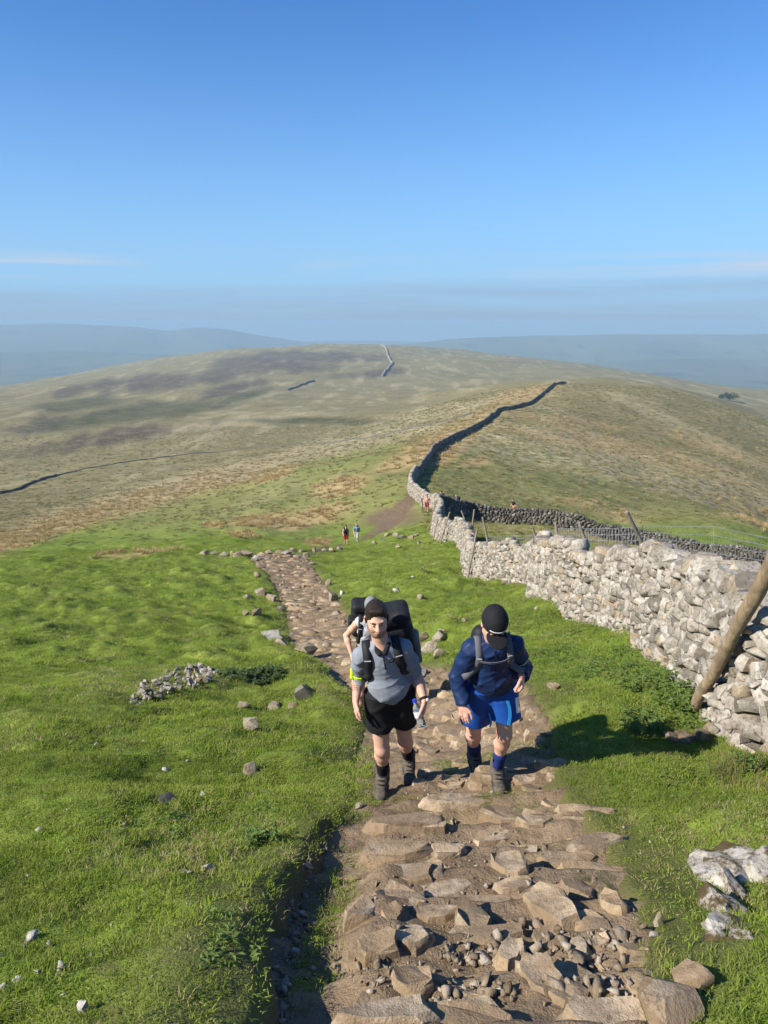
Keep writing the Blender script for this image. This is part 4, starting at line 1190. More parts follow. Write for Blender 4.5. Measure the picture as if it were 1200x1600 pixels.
# dry grass stalks by the near corner of the wall
def stalks(loc, label, n_, rad, h, seed):
    g = random.Random(seed); root = empty('grass_tussock', loc, label, 'grass tuft', None)
    b = MB()
    for _ in range(n_):
        a = g.uniform(0, 6.283); q = rad * math.sqrt(g.random()); x, y = q * math.cos(a), q * math.sin(a)
        z0 = gz(loc[0] + x, loc[1] + y) - loc[2]; hh = h * g.uniform(.5, 1.1); L = g.uniform(.2, .9)
        b.tube([(x, y, z0 - .02), (x + math.cos(a) * hh * L * .3, y + math.sin(a) * hh * L * .3, z0 + hh * .6), (x + math.cos(a) * hh * L, y + math.sin(a) * hh * L, z0 + hh)], [.0028, .0022, .0008], 3, cap=False)
    link('stalk', b.mesh('stalk'), M_STRAW, root)['kind'] = 'stuff'
    return root
p = at(1160, 1228); stalks((p.x, p.y, p.z), 'tuft of bleached dry grass in front of the near wall corner', 110, .24, .20, 3)

# far tree on the right
def tree(u, v, d, h, label, cat, seed):
    g = random.Random(seed); q = P(u, v, d); z0 = gz(q.x, q.y)
    root = empty('broadleaf_tree', (q.x, q.y, z0), label, cat, None)
    t = MB(); t.tube([(0, 0, -1), (0, 0, h * .25), (h * .03, 0, h * .6)], [h * .05, h * .04, h * .015], 6)
    for k in range(5):
        a = k * 1.3; t.tube([(0, 0, h * (.2 + .07 * k)), (math.cos(a) * h * .3, math.sin(a) * h * .3, h * (.45 + .06 * k))], [h * .02, h * .006], 5)
    link('trunk', t.mesh('trunk'), M_BARK, root)
    sp = []
    cl = [(g.gauss(0, .30) * h, g.gauss(0, .30) * h, h * g.uniform(.16, .62), h * g.uniform(.14, .24)) for _ in range(16)]
    for (x, y, z_, r_) in cl:
        for _ in range(110):
            w = Vector((g.gauss(0, 1), g.gauss(0, 1), g.gauss(0, 1))).normalized() * r_ * g.uniform(.6, 1.05)
            sp.append((Vector((x, y, z_)) + w, g.uniform(0, 6.28)))
    v_, f_ = leaves(sp, h * .09, seed, ratio=.8)
    link('crown', new_mesh('crown', v_, f_), M_TREE, root)['kind'] = 'stuff'
tree(1139, 631, 1000, 15, 'round dark tree standing alone far off at the right', 'tree', 4)
tree(1128, 628, 1030, 10, 'smaller tree just left of the round dark tree far off', 'tree', 9)
# ------------------------------------------------------------------ rocks lying about
g = random.Random(77)
ROCKS = []
def rock_at(u, v, wpx, hpx, label, mat=None, group=None, name='rock', power=3.2, seed=None, sink=.30, tilt=.2, flat=.8, dm=None):
    """A boulder of about wpx by hpx photograph pixels whose foot stands at (u, v)."""
    p = at(u, v) if dm is None else Vector((P(u, v, dm).x, dm, 0))
    if dm is not None: p.z = gz(p.x, p.y)
    l_, r_ = path_edges(np.array([p.y]))
    zp = pz(p.x, p.y) if p.y < 43 else -1e9
    if l_[0] - .05 < p.x < r_[0] + .05: p.z = max(p.z, zp)
    dep = p.y * CP - p.z * SP
    w = wpx / FPX * dep; h = hpx / FPX * dep
    seed = seed or (1000 + len(ROCKS) * 7)
    me = rock_mesh(name, seed, n=15, power=power, jit=.18, sub=1, rough=.03, round_=.06)
    me.materials.append(mat or M_ROCK)
    o = link(name, me)
    hh = h * 1.05
    o.scale = (w, w * g.uniform(.65, .95), hh / flat)
    o.rotation_euler = (g.gauss(0, tilt), g.gauss(0, tilt), g.uniform(-.5, .5))
    o.location = (p.x, p.y + w * .25, p.z + hh * (.5 - sink))
    tag(o, label, 'rock', group); ROCKS.append(o)
    return o
GR = 'loose rocks on the grass'
rock_at(391, 1142, 26, 26, 'upright tan block casting a shadow on the left slope below the dark bush', group=GR, seed=41, tilt=.1)
rock_at(388, 1212, 28, 22, 'pale slab tipped on edge in the turf left of the front walker', group=GR, seed=42, tilt=.5)
rock_at(322, 1362, 18, 11, 'small white rock beside a flat white sliver in the left turf', M_WHITE, GR)
rock_at(290, 1366, 16, 6, 'flat white sliver of rock left of a small white rock', M_WHITE, GR)
rock_at(131, 1586, 26, 30, 'white lump sitting in a bare hollow at the bottom left', M_WHITE, GR)
rock_at(57, 1523, 18, 12, 'white rock in the turf at the lower left, topmost of a short row', M_WHITE, GR)
rock_at(25, 1535, 15, 9, 'small white rock left of a bigger one at the lower left', M_WHITE, GR)
rock_at(5, 1548, 14, 12, 'white rock cut off by the left edge of the picture', M_WHITE, GR)
rock_at(428, 1110, 22, 13, 'grey rounded rock low in the turf above the bend of the gutter', group=GR)
rock_at(380, 1106, 22, 8, 'flat buff rock just above the upright tan block', group=GR)
rock_at(456, 1108, 18, 8, 'buff stone lying between the grey rock and the ditch', group=GR)
rock_at(476, 1094, 34, 16, 'dark thin slab leaning at the brink of the ditch', M_DARK, GR, tilt=.5)
rock_at(425, 1000, 30, 16, 'white two-lobed boulder left of the upper path', M_WHITE, GR)
rock_at(476, 1022, 36, 16, 'wide flat boulder where the path meets the ditch', group=GR)
rock_at(440, 1010, 22, 10, 'buff boulder between the white boulder and the ditch', group=GR)
rock_at(505, 1024, 30, 14, 'brown block standing in the path above the ditch', M_PATH, GR)
rock_at(402, 962, 20, 11, 'pale rock left of the upper path, right one of a pair', group=GR)
rock_at(384, 962, 14, 9, 'grey rock left of the upper path, left one of a pair', group=GR)
rock_at(388, 937, 18, 10, 'grey rock alone on the grass left of the upper path', group=GR)
rock_at(407, 930, 20, 10, 'buff rock at the left kerb of the upper path', group=GR)
rock_at(423, 938, 18, 12, 'mossy kerb stone on the left of the upper path', group=GR)
rock_at(438, 955, 14, 9, 'small dark kerb stone below the mossy one', M_DARK, GR)
rock_at(402, 902, 14, 9, 'pale rock near the top of the path on its left', group=GR)
rock_at(404, 887, 14, 8, 'pale rock topmost on the left side of the path', group=GR)
rock_at(513, 915, 10, 12, 'kerb stone standing right of the upper path', group=GR)
rock_at(518, 944, 22, 18, 'mossy boulder right of the upper path above the third walker', group=GR)
rock_at(534, 929, 10, 6, 'small white stone in grass right of the mossy boulder', M_WHITE, GR)
rock_at(527, 966, 16, 8, 'buff rock at the right kerb just above the third walker', group=GR)
rock_at(478, 873, 12, 10, 'pale rock where the path goes over the brow', group=GR)
rock_at(487, 882, 10, 6, 'buff stone right of the brow of the path', group=GR)
rock_at(657, 936, 12, 9, 'round pale rock alone on the grass behind the walkers', group=GR)
rock_at(619, 925, 12, 6, 'flat white stone on the grass straight above the front walker', M_WHITE, GR)
rock_at(644, 902, 8, 4, 'tiny white stone on the grass below the bare patch', M_WHITE, GR)
rock_at(660, 1002, 24, 12, 'flat brown rock right behind the rucksack', group=GR)
rock_at(684, 1002, 26, 18, 'angular tan rock with a pale edge between the two walkers', group=GR, tilt=.4)
rock_at(692, 992, 18, 10, 'upper tan rock of the pile between the two walkers', group=GR)
rock_at(672, 1018, 28, 20, 'mossy rounded boulder in the pile between the two walkers', group=GR)
rock_at(686, 1028, 26, 14, 'low buff boulder at the foot of the pile between the walkers', group=GR)
rock_at(664, 1080, 30, 10, 'thin dark slab leaning on the bank between the walkers', M_DARK, GR, tilt=.4)
rock_at(700, 1090, 26, 18, 'square slab at the top of the steps between the walkers', M_PATH, GR, power=7)
rock_at(655, 1066, 36, 12, 'upper thin slab leaning on the bank between the walkers', M_DARK, GR, tilt=.4)
rock_at(728, 972, 12, 7, 'buff stone on the grass left of the blue jacket', group=GR)
rock_at(838, 953, 8, 6, 'small grey stone by the wall foot right of the black cap', group=GR)
rock_at(866, 1078, 22, 9, 'brown stone in bare soil right of the blue walker', M_PATH, GR)
rock_at(1062, 1612, 120, 46, 'large brown boulder at the bottom right edge of the steps', M_PATH, GR, power=3.2, seed=51, tilt=.1, sink=.4)
rock_at(1085, 1548, 66, 34, 'flat brown rock sunk in the grass above the large brown boulder', M_PATH, GR, power=3.2, seed=52, tilt=.1, sink=.45)
rock_at(1030, 1446, 14, 22, 'yellowish stone lying at the right margin of the steps', M_ROCK, GR)
rock_at(1022, 1466, 14, 9, 'grey pebble below the yellowish stone at the path margin', M_WHITE, GR)
rock_at(560, 1275, 12, 10, 'grey stone in the gutter left of the first long step', M_CHIP, GR)
rock_at(480, 1358, 16, 12, 'buff stone with a shadow in the middle of the gutter', M_CHIP, GR)
rock_at(150, 1165, 8, 5, 'small dark-shadowed stone on the far left turf', M_WHITE, GR)
rock_at(258, 1205, 12, 5, 'small grey stone left of the pale tipped slab', M_WHITE, GR)
rock_at(225, 1163, 12, 6, 'small white stone midway down the left slope', M_WHITE, GR)
rock_at(258, 1254, 34, 12, 'low mossy slab in a hollow of the left turf', M_DARK, GR, sink=.4)
ORD = ['first', 'second', 'third', 'fourth', 'fifth', 'sixth', 'seventh', 'eighth', 'ninth', 'tenth', 'eleventh', 'twelfth', 'thirteenth', 'fourteenth', 'fifteenth', 'sixteenth', 'seventeenth']
for i, (u, v, w, h) in enumerate([(318,866,14,7),(334,866,12,7),(349,868,15,9),(362,867,14,7),(372,870,18,10),(386,868,20,9),(398,876,16,9),(408,869,14,8),(420,866,16,8),(436,864,12,8),(447,866,16,9),(458,863,14,9),(470,862,10,7),(490,862,10,9),(506,861,10,5),(518,860,9,5),(530,858,10,5)]):
    rock_at(u, v + 1, w, h, 'rock in the row along the brow of the slope, %s from its left end' % ORD[i], [M_ROCK, M_PATH, M_LIME, M_PATH][i % 4], 'rocks along the brow')
for i, (u, v, w, h) in enumerate(sorted([(586,851,10,7),(598,846,9,6),(607,838,12,6),(618,838,10,5),(628,842,14,7),(642,843,12,7),(650,838,9,6),(655,850,8,5),(622,856,8,5)])):
    rock_at(u, v, w, h, 'rock below the bare patch by the wall, %s from the left' % ORD[i], [M_ROCK, M_LIME][i % 2], 'rocks below the bare patch')

# the heap of stones on the left slope
p0 = at(285, 1085)
heap_root = empty('stone_heap', (p0.x, p0.y, p0.z), 'long heap of broken pale stones on the left slope', 'stone heap', None)
U = []; V = []; W = []
for i in range(150):
    t = g.random(); c = (208 + t * 140, 1098 - t * 44 - 8 * math.sin(t * 3.14))
    spread = 6 + 13 * math.sin(min(1, t * 1.1) * 3.14)
    U.append(c[0] + g.gauss(0, 4)); V.append(c[1] + g.uniform(-1, 1) * spread); W.append(g.uniform(5, 13) * (1.4 if g.random() < .12 else 1))
pts = at_many(U, V)
hm = [rock_mesh('stone', 900 + i, n=13, power=4, jit=.15) for i in range(8)]
for q in hm: q.materials.append(M_LIME)
order = sorted(range(150), key=lambda i: -W[i])
for i in order:
    p = pts[i]; dep = p[1] * CP - p[2] * SP; w = W[i] / FPX * dep
    o = bpy.data.objects.new('stone', hm[i % 8]); COL.objects.link(o); o.parent = heap_root
    o.location = (p[0] - p0.x, p[1] - p0.y, p[2] - p0.z + w * .2 + g.random() * .06)
    o.scale = (w, w * g.uniform(.6, .9), w * g.uniform(.4, .7)); o.rotation_euler = (g.gauss(0, .4), g.gauss(0, .4), g.uniform(0, 6.28))

# the mossy limestone outcrop at the right edge
p0 = at(1150, 1470)
oc = empty('limestone_outcrop', (p0.x, p0.y, p0.z), 'white mossy limestone outcrop breaking through the grass at the right edge', 'outcrop', None)
M_OUT = limestone('mossy_white_limestone', [(0.0, (0.27, 0.24, 0.195)), (1.0, (0.40, 0.37, 0.32))], 0.6, 0.95, 0.9)
for i, (u, v, w, h, d) in enumerate([(1140,1370,70,52,60),(1178,1362,70,50,50),(1128,1420,46,60,40),(1150,1400,60,50,40),(1140,1448,50,44,40),(1125,1468,36,34,34),(1162,1468,30,26,30),(1205,1352,40,40,40)]):
    p = at(u, v); dep = p.y * CP - p.z * SP
    me = rock_mesh('rock', 1500 + i, n=24, power=3.0, jit=.22, sub=2, rough=.07, round_=.05); me.materials.append(M_OUT)
    o = link('rock', me, None, oc)
    o.location = (p.x - p0.x, p.y - p0.y, p.z - p0.z - .03); o.scale = (w / FPX * dep * 1.55, d / FPX * dep * 1.8, h / FPX * dep * 1.1)
    o.rotation_euler = (g.gauss(0, .25), g.gauss(0, .25), g.uniform(-.6, .6))
# dark stones at the wall's near foot
for i, (u, v, w, h) in enumerate([(1098,1160,30,22),(1112,1150,26,26),(1076,1160,40,13),(1052,1158,28,10)]):
    rock_at(u, v, w, h, ['mossy stone touching the near wall corner', 'upper mossy stone against the near wall corner', 'long mossy stone half buried beside the near wall corner', 'outermost mossy stone in the row leading from the near wall corner'][i], limestone('mossy_wall_stone', [(0.0, (.16, .12, .08)), (1.0, (.26, .21, .15))], .2, .8, .6) if i == 0 else bpy.data.materials['mossy_wall_stone'], GR)

# ------------------------------------------------------------------ posts, fence, log
def wood_mat(name, lo, hi):
    m = NM(name, 0.9, 0.15)
    co = m.objco()
    n = m.noise(m.mapping(co, (28, 28, 2.2)), 1.0, 5, 0.65); n2 = m.noise(co, 5, 4)
    c = m.ramp(n, [(0.3, lo), (0.7, hi)])
    c = m.mix(m.mrange(n2, 0.5, 0.7, 0, 0.5), c, tuple(q * .55 for q in lo))
    m.color(c); m.bump(n, 0.8, 0.01)
    return m.m
M_GREYWOOD = wood_mat('weathered_wood', (0.17, 0.14, 0.105), (0.30, 0.26, 0.20))
M_LOG = wood_mat('barkless_log', (0.17, 0.125, 0.075), (0.32, 0.25, 0.165))
M_WIRE = plain('galvanised_wire', (0.42, 0.42, 0.42), 0.45, 0.5)
M_WIRE.node_tree.nodes['Principled BSDF'].inputs['Metallic'].default_value = 0.6

def post_mesh(a, b, r, seed, name='post', taper=.9, knots=5, n=9):
    g = random.Random(seed); a = Vector(a); b = Vector(b)
    pts = []; rad = []
    k = 7
    for i in range(k):
        t = i / (k - 1)
        pts.append(a.lerp(b, t) + Vector((g.gauss(0, .10 * r), g.gauss(0, .10 * r), 0)) * (2 if 0 < i < k - 1 else 0))
        rad.append(r * (1 - (1 - taper) * t) * g.uniform(.93, 1.07))
    m = MB().tube(pts, rad, n)
    me = m.mesh(name, True); me.set_sharp_from_angle(angle=R(50)); return me
def wall_back(q, up, out=-.45):
    c = LINE1.xy(q); d = LINE1.dir(q); n = np.array([-d[1], d[0]]); e = c + n * out
    return Vector((e[0], e[1], LINE1.base(q) + up))
def s_at(u):
    """Distance along the near wall at which its crest shows at column u."""
    best = min(np.linspace(0, LINE1.L, 900), key=lambda q: abs(proj(*[np.array([t]) for t in wall_back(q, LINE1.ht(q))])[0][0] - u))
    return float(best)
def d_behind(u, out=-.92):
    """How far away the ground just behind the wall lies in the column u."""
    best = min(np.linspace(0, 50, 700), key=lambda q: abs(float(proj(*[np.array([t]) for t in wall_back(q, LINE1.ht(q), out)])[0][0]) - u))
    return float(wall_back(best, 0, out).y)
FP = [((1018,878),(979,800),.040),((920,868),(905,816),.042),((872,860),(868,815),.048),((843,858),(832,824),.042),((762,846),(754,808),.050),((737,830),(741,796),.055),((731,826),(721,798),.055)]
fence = empty('wire_fence', tuple(wall_back(s_at(1018), 0, -.92)), 'sagging sheep-netting fence on leaning posts along the back of the pale wall', 'fence', None)
DB = {u: d_behind(u) for u in (1225, 1110, 1010, 920, 872, 843, 762, 735)}
for i, (bq, tq, r) in enumerate(FP):
    d = DB[min(DB, key=lambda q: abs(q - bq[0]))]
    b = P(*bq, d); t = P(*tq, d + (0.05 if i else -.2))
    foot = b + (b - t) * 0.5
    child('post', post_mesh(foot, t, r, 60 + i), M_GREYWOOD, fence)
# netting: strands and stays between the posts
w = MB()
EXT = [(P(1215, 868, 6.2), P(1215, 846, 6.15))]
def net(b0, t0, b1, t1, nh, nv, r, sag=0.0, lean=0.0, bow=0):
    for i in range(nh):
        f = i / (nh - 1)
        pts = []
        for k in range(9):
            s = k / 8; p = b0.lerp(b1, s).lerp(t0.lerp(t1, s), f); p = p + Vector((0, 0, -sag * math.sin(math.pi * s) * (1 if i else .3)))
            pts.append(p)
        w.tube(pts, r, 4, cap=False)
    for k in range(nv + 1):
        s = k / nv; s2 = min(1, max(0, s + lean / max(nv, 1)))
        sg = lambda q: Vector((0, 0, -sag * math.sin(math.pi * q)))
        a = b0.lerp(b1, s) + sg(s) * .3; c = t0.lerp(t1, s2) + sg(s2)
        w.tube([a, a.lerp(c, .5) + Vector((random.uniform(-.01, .01), 0, 0)), c], r, 4, cap=False)
# right-hand panel: from the first post towards the log, top wire sagging
def bt_(u, vb, vt): d = DB[min(DB, key=lambda q: abs(q - u))]; return P(u, vb, d), P(u, vt, d)
c0, c1, c2, c3, c4, c5 = bt_(1225, 915, 846), bt_(1115, 905, 823), bt_(1004, 878, 822), bt_(920, 870, 826), bt_(872, 864, 826), bt_(843, 864, 836)
c6 = bt_(762, 868, 838)
net(*c2, *c1, 7, 16, .0036, .0, 1.2); net(*c1, *c0, 7, 12, .0036, .0, 1.0); net(*c3, *c2, 6, 18, .005, .02); net(*c4, *c3, 6, 12, .0055); net(*c5, *c4, 6, 6, .006); net(*c6, *c5, 7, 26, .0065)
child('netting', w.mesh('netting'), M_WIRE, fence)

# the log propped against the wall
a = at(1082, 1108); a.z -= .05
b = P(1212, 868, 5.55)
lg = empty('leaning_log', tuple(a), 'thick barkless log with a sawn notch propped against the near end of the wall', 'log', None)
pts = [a.lerp(b, t) for t in (0, .12, .3, .5, .57, .66, .8, 1.0, 1.15)]
rad = [.044, .052, .055, .056, .050, .060, .062, .060, .056]
for i in (1, 2, 3, 4, 5, 6): pts[i] = pts[i] + Vector((random.gauss(0, .010), 0, random.gauss(0, .012)))
m_ = MB().tube(pts, rad, 12).mesh('trunk', True); m_.set_sharp_from_angle(angle=R(45))
child('trunk', m_, M_LOG, lg)
kn = a.lerp(b, .60)
child('stub', MB().tube([kn, kn + Vector((.11, -.03, -.02))], [.034, .024], 8).mesh('stub', True), M_LOG, lg)

# loose poles leaning on the wall's near face further down
PO = [((729,905),(746,826),.045,29.2,'dark pole leaning on the wall face by its step back', M_GREYWOOD),((688,845),(703,800),.05,47,'pole leaning on the far wall corner, right one of two', M_GREYWOOD),((676,843),(684,812),.04,49,'short pole against the far wall corner', M_GREYWOOD),
      ((666,828),(685,797),.05,56,'pale rail slanting beside the bare patch', M_STRAW),((673,808),(682,782),.05,66,'upper pale rail slanting above the bare patch', M_STRAW),((662,808),(659,779),.07,72,'dark upright gatepost at the edge of the bare patch', M_DARK),((876,822),(873,801),.045,71.2,'thin post standing in front of the dark mossy wall', M_GREYWOOD)]
for i, (bq, tq, r, d, lab, mt) in enumerate(PO):
    b = P(*bq, d); t = P(*tq, d); gnd = gz(b.x, b.y)
    k = (b.z - gnd)
    me = post_mesh((0, 0, -0.15), (t.x - b.x, .0, t.z - b.z), r, 80 + i, 'wooden_post')
    o = link('wooden_post', me, mt if mt is not M_STRAW else M_LOG)
    o.location = (b.x, b.y, b.z); tag(o, lab, 'post', 'poles by the wall')

# ------------------------------------------------------------------ far walls on the moor
def far_wall(pts, h, wdt, mat, label, seed):
    """A low wall far off: tumbled top and battered sides."""
    q, pp = resample(np.array([[*P(u, v, d)[:2]] for u, v, d in pts]), max(2.0, pts[0][2] * .008))
    rsx = np.random.RandomState(seed); v = []; f = []
    for i in range(len(q)):
        a = pp[max(i - 1, 0)]; b = pp[min(i + 1, len(q) - 1)]; d = (b - a) / np.linalg.norm(b - a); n = np.array([-d[1], d[0]])
        z0 = float(moor_h(np.array([pp[i][0]]), np.array([pp[i][1]]))[0]); hh = h * rsx.uniform(.8, 1.15)
        for o_, zz in ((wdt / 2, -.5), (wdt * .35, hh), (-wdt * .35, hh), (-wdt / 2, -.5)):
            v.append((*(pp[i] + n * o_ * rsx.uniform(.9, 1.1)), z0 + zz))
    for i in range(len(q) - 1):
        for k in range(3): f.append((i * 4 + k, i * 4 + k + 1, i * 4 + 5 + k, i * 4 + 4 + k))
    f.append((0, 1, 2, 3)); e = 4 * (len(q) - 1); f.append((e + 3, e + 2, e + 1, e))
    o = link('moor_wall', new_mesh('moor_wall', v, f), mat); o['kind'] = 'thing'
    tag(o, label, 'wall', 'far walls on the moor'); return o
far_wall([(597,591,1290),(604,584,1420),(613,578,1560),(610,573,1640),(606,566,1800),(603,556,2100),(598,547,2400),(594,541,2560)], 3.2, 3.0, M_LIME, 'pale wall climbing straight up the far moor to the skyline', 1)
far_wall([(-60,785,200),(0,772,228),(40,762,250),(88,749,285)], .8, .8, M_DARK, 'dark wall entering the moor from the left edge', 2)
far_wall([(88,749,285),(140,735,310),(205,722,330),(270,713,345),(330,706,350),(400,699,350),(480,691,340)], .40, .7, M_MID, 'low dark line of wall crossing the middle of the moor', 3)
far_wall([(480,691,340),(560,682,300),(640,673,270),(700,663,255),(742,650,250)], .6, .8, M_MID, 'low dark wall rising across the moor to the ridge wall', 4)
far_wall([(448,611,1020),(466,604,1100),(490,596,1200)], 2.2, 5.0, M_MID, 'short dark bank wall in the middle of the moor', 5)
# ------------------------------------------------------------------ people: smooth blended volumes meshed as one skin
def _seg(p, a, b, ra, rb, flat=None, cut=False):
    ab = b - a; L2 = max(float(ab @ ab), 1e-9)
    w = p - a
    t = (w @ ab) / L2; tc = np.clip(t, 0, 1)
    q = w - tc[..., None] * ab
    k = 1.0
    if flat is not None:
        n, r = flat; n = np.asarray(n, dtype=float); n = n / np.linalg.norm(n)
        q = q + n * ((q @ n) * (1 / r - 1))[..., None]; k = min(1.0, r)
    d = (np.sqrt((q * q).sum(-1)) - (ra + (rb - ra) * tc)) * (0.5 + 0.5 * k)
    if cut:
        L = math.sqrt(L2); d = np.maximum(d, np.maximum(-t * L, (t - 1) * L))
    return d
def _ell(p, c, r, M):
    q = (p - c) @ M                     # columns of M are the axes
    r = np.asarray(r)
    k0 = np.sqrt(((q / r) ** 2).sum(-1)); k1 = np.sqrt(((q / r ** 2) ** 2).sum(-1))
    return k0 * (k0 - 1) / np.maximum(k1, 1e-6)
def _box(p, c, h, M, rr):
    q = np.abs((p - c) @ M) - (np.asarray(h) - rr)
    return np.sqrt((np.maximum(q, 0) ** 2).sum(-1)) + np.minimum(q.max(-1), 0) - rr
I3 = np.eye(3)
def cap(a, b, ra, rb=None, k=.015, flat=None, cut=False, op='+'):
    return dict(t='seg', a=np.array(a, float), b=np.array(b, float), ra=ra, rb=ra if rb is None else rb, k=k, flat=flat, cut=cut, op=op)
def ell(c, r, M=I3, k=.015, op='+'): return dict(t='ell', c=np.array(c, float), r=r, M=np.array(M, float), k=k, op=op)
def rbox(c, h, M=I3, rr=.02, k=.015, op='+'): return dict(t='box', c=np.array(c, float), h=h, M=np.array(M, float), rr=rr, k=k, op=op)

def sdf_mesh(name, prims, vox, planes=(), wr=None, grow=0.0, tint=None):
    lo = np.full(3, 1e9); hi = -lo
    for q in prims:
        if q['t'] == 'seg':
            r = max(q['ra'], q['rb']) + grow
            if q['flat'] is not None: r *= max(1, q['flat'][1])
            q['lo'] = np.minimum(q['a'], q['b']) - r; q['hi'] = np.maximum(q['a'], q['b']) + r
        else:
            r = (np.abs(q['M']) @ np.array(q['r'] if q['t'] == 'ell' else q['h'])) + grow
            q['lo'] = q['c'] - r; q['hi'] = q['c'] + r
        if q['op'] == '+': lo = np.minimum(lo, q['lo']); hi = np.maximum(hi, q['hi'])
    lo -= 3 * vox + .01; hi += 3 * vox + .01
    n = np.ceil((hi - lo) / vox).astype(int) + 1
    F = np.full(n, 1.0, dtype=np.float32)
    ax = [lo[i] + vox * np.arange(n[i]) for i in range(3)]
    for q in prims:
        pad = 2 * q['k'] + 3 * vox
        i0 = np.clip(np.floor((q['lo'] - pad - lo) / vox).astype(int), 0, n); i1 = np.clip(np.ceil((q['hi'] + pad - lo) / vox).astype(int) + 1, 0, n)
        if np.any(i1 <= i0): continue
        sl = tuple(slice(a, b) for a, b in zip(i0, i1))
        p = np.stack(np.meshgrid(*[ax[i][sl[i]] for i in range(3)], indexing='ij'), -1)
        d = _seg(p, q['a'], q['b'], q['ra'], q['rb'], q['flat'], q['cut']) if q['t'] == 'seg' else _ell(p, q['c'], q['r'], q['M']) if q['t'] == 'ell' else _box(p, q['c'], q['h'], q['M'], q['rr'])
        d = d - grow
        k = q['k']; f = F[sl]
        if q['op'] == '+':
            h = np.maximum(k - np.abs(f - d), 0) / k
            F[sl] = np.minimum(f, d) - h * h * k * .25
        else:
            d = -d; h = np.maximum(k - np.abs(f - d), 0) / k
            F[sl] = np.maximum(f, d) + h * h * k * .25
    if wr is not None or planes:
        p = np.stack(np.meshgrid(*ax, indexing='ij'), -1)
        if wr is not None: F = F + wr(p).astype(np.float32)
        for pt, nn in planes:
            nn = np.asarray(nn, float); nn = nn / np.linalg.norm(nn)
            F = np.maximum(F, ((p - np.asarray(pt, float)) @ nn).astype(np.float32))
    ins = F < 0
    c = np.zeros(n - 1, dtype=np.int8)
    for dx in (0, 1):
        for dy in (0, 1):
            for dz in (0, 1):
                c += ins[dx:n[0] - 1 + dx, dy:n[1] - 1 + dy, dz:n[2] - 1 + dz]
    act = np.argwhere((c > 0) & (c < 8))
    idx = np.full(n - 1, -1, dtype=np.int64); idx[tuple(act.T)] = np.arange(len(act))
    sm = np.zeros((len(act), 3)); ct = np.zeros(len(act))
    cor = [(a, b, d) for a in (0, 1) for b in (0, 1) for d in (0, 1)]
    val = {o: F[act[:, 0] + o[0], act[:, 1] + o[1], act[:, 2] + o[2]] for o in cor}
    for o in cor:
        for axx in range(3):
            if o[axx] == 0:
                e = list(o); e[axx] = 1; e = tuple(e)
                a, b = val[o], val[e]
                m = (a < 0) != (b < 0)
                t = np.where(m, a / np.where(m, a - b, 1), 0)
                for i in range(3):
                    sm[:, i] += np.where(m, o[i] + (t if i == axx else 0), 0)
                ct += m
    V = lo + (act + sm / ct[:, None]) * vox
    Q = []
    for axx in range(3):
        o1, o2 = [(1, 2), (2, 0), (0, 1)][axx]
        A = ins; s0 = [slice(1, -1)] * 3; s0[axx] = slice(0, -1); s1 = list(s0); s1[axx] = slice(1, None)
        a = A[tuple(s0)]; b = A[tuple(s1)]
        e = np.argwhere(a != b)
        if not len(e): continue
        flip = b[tuple(e.T)]
        off = np.ones(3, int); off[axx] = 0
        e = e + off
        def cell(u1, u2):
            q = e.copy(); q[:, o1] -= u1; q[:, o2] -= u2
            return idx[q[:, 0], q[:, 1], q[:, 2]]
        quad = np.stack([cell(1, 1), cell(0, 1), cell(0, 0), cell(1, 0)], 1)
        quad[flip] = quad[flip][:, ::-1]
        Q.append(quad)
    Q = np.concatenate(Q); Q = Q[(Q >= 0).all(1)]
    me = new_mesh(name, V, Q, True)
    if tint is not None:
        a = me.color_attributes.new('tint', 'FLOAT_COLOR', 'POINT')
        cc = tint(V); a.data.foreach_set('color', np.concatenate([cc, np.ones((len(cc), 1))], 1).astype(np.float32).ravel())
    return me

def tint_material(name, rough=.6, spec=.3, sss=0.0, nscale=40, bump=.15):
    m = NM(name, rough, spec)
    c = m.attr('tint').outputs['Color']
    n = m.noise(m.objco(), nscale, 3)
    c = m.mix(m.mrange(n, .3, .7, 0, .16), c, m.mix(0.6, c, (0.2, 0.12, 0.08)))
    m.color(c)
    if sss:
        m.b.inputs['Subsurface Weight'].default_value = sss; m.b.inputs['Subsurface Radius'].default_value = (.012, .005, .003); m.b.inputs['Subsurface Scale'].default_value = 1.0
    m.bump(n, bump, .003)
    return m.m
def cloth(name, c, rough=.85, scale=300, var=.1, sheen=0.1):
    m = NM(name, rough, .2)
    co = m.objco(); n = m.noise(co, scale, 2); n2 = m.noise(co, 9, 3)
    k = m.mix(m.mrange(n, .35, .65), tuple(q * (1 - var) for q in c), tuple(min(1, q * (1 + var)) for q in c))
    k = m.mix(m.mrange(n2, .35, .7, 0, .25), k, tuple(q * .75 for q in c))
    m.color(k); m.bump(n, .2, .002); return m.m
M_SKIN = tint_material('skin', .52, .35, .12)
M_GREYSHIRT = cloth('grey_marl', (0.215, 0.235, 0.275), .75, 420, .14)
M_BLACK = cloth('black_fabric', (0.012, 0.012, 0.014), .8)
M_PACK = cloth('pack_fabric', (0.016, 0.017, 0.020), .6)
M_PACKGREY = cloth('grey_pack_fabric', (0.16, 0.18, 0.17), .7)
M_NAVY = cloth('navy_shell', (0.010, 0.026, 0.085), .55)
M_ROYAL = cloth('royal_blue_fabric', (0.010, 0.065, 0.30), .6)
M_SKYB = cloth('light_blue_panel', (0.03, 0.28, 0.62), .6)
M_BOOT = cloth('dusty_boot_leather', (0.095, 0.082, 0.066), .85, 60, .3)
M_SOLE = cloth('boot_sole', (0.028, 0.025, 0.022), .9, 60, .3)
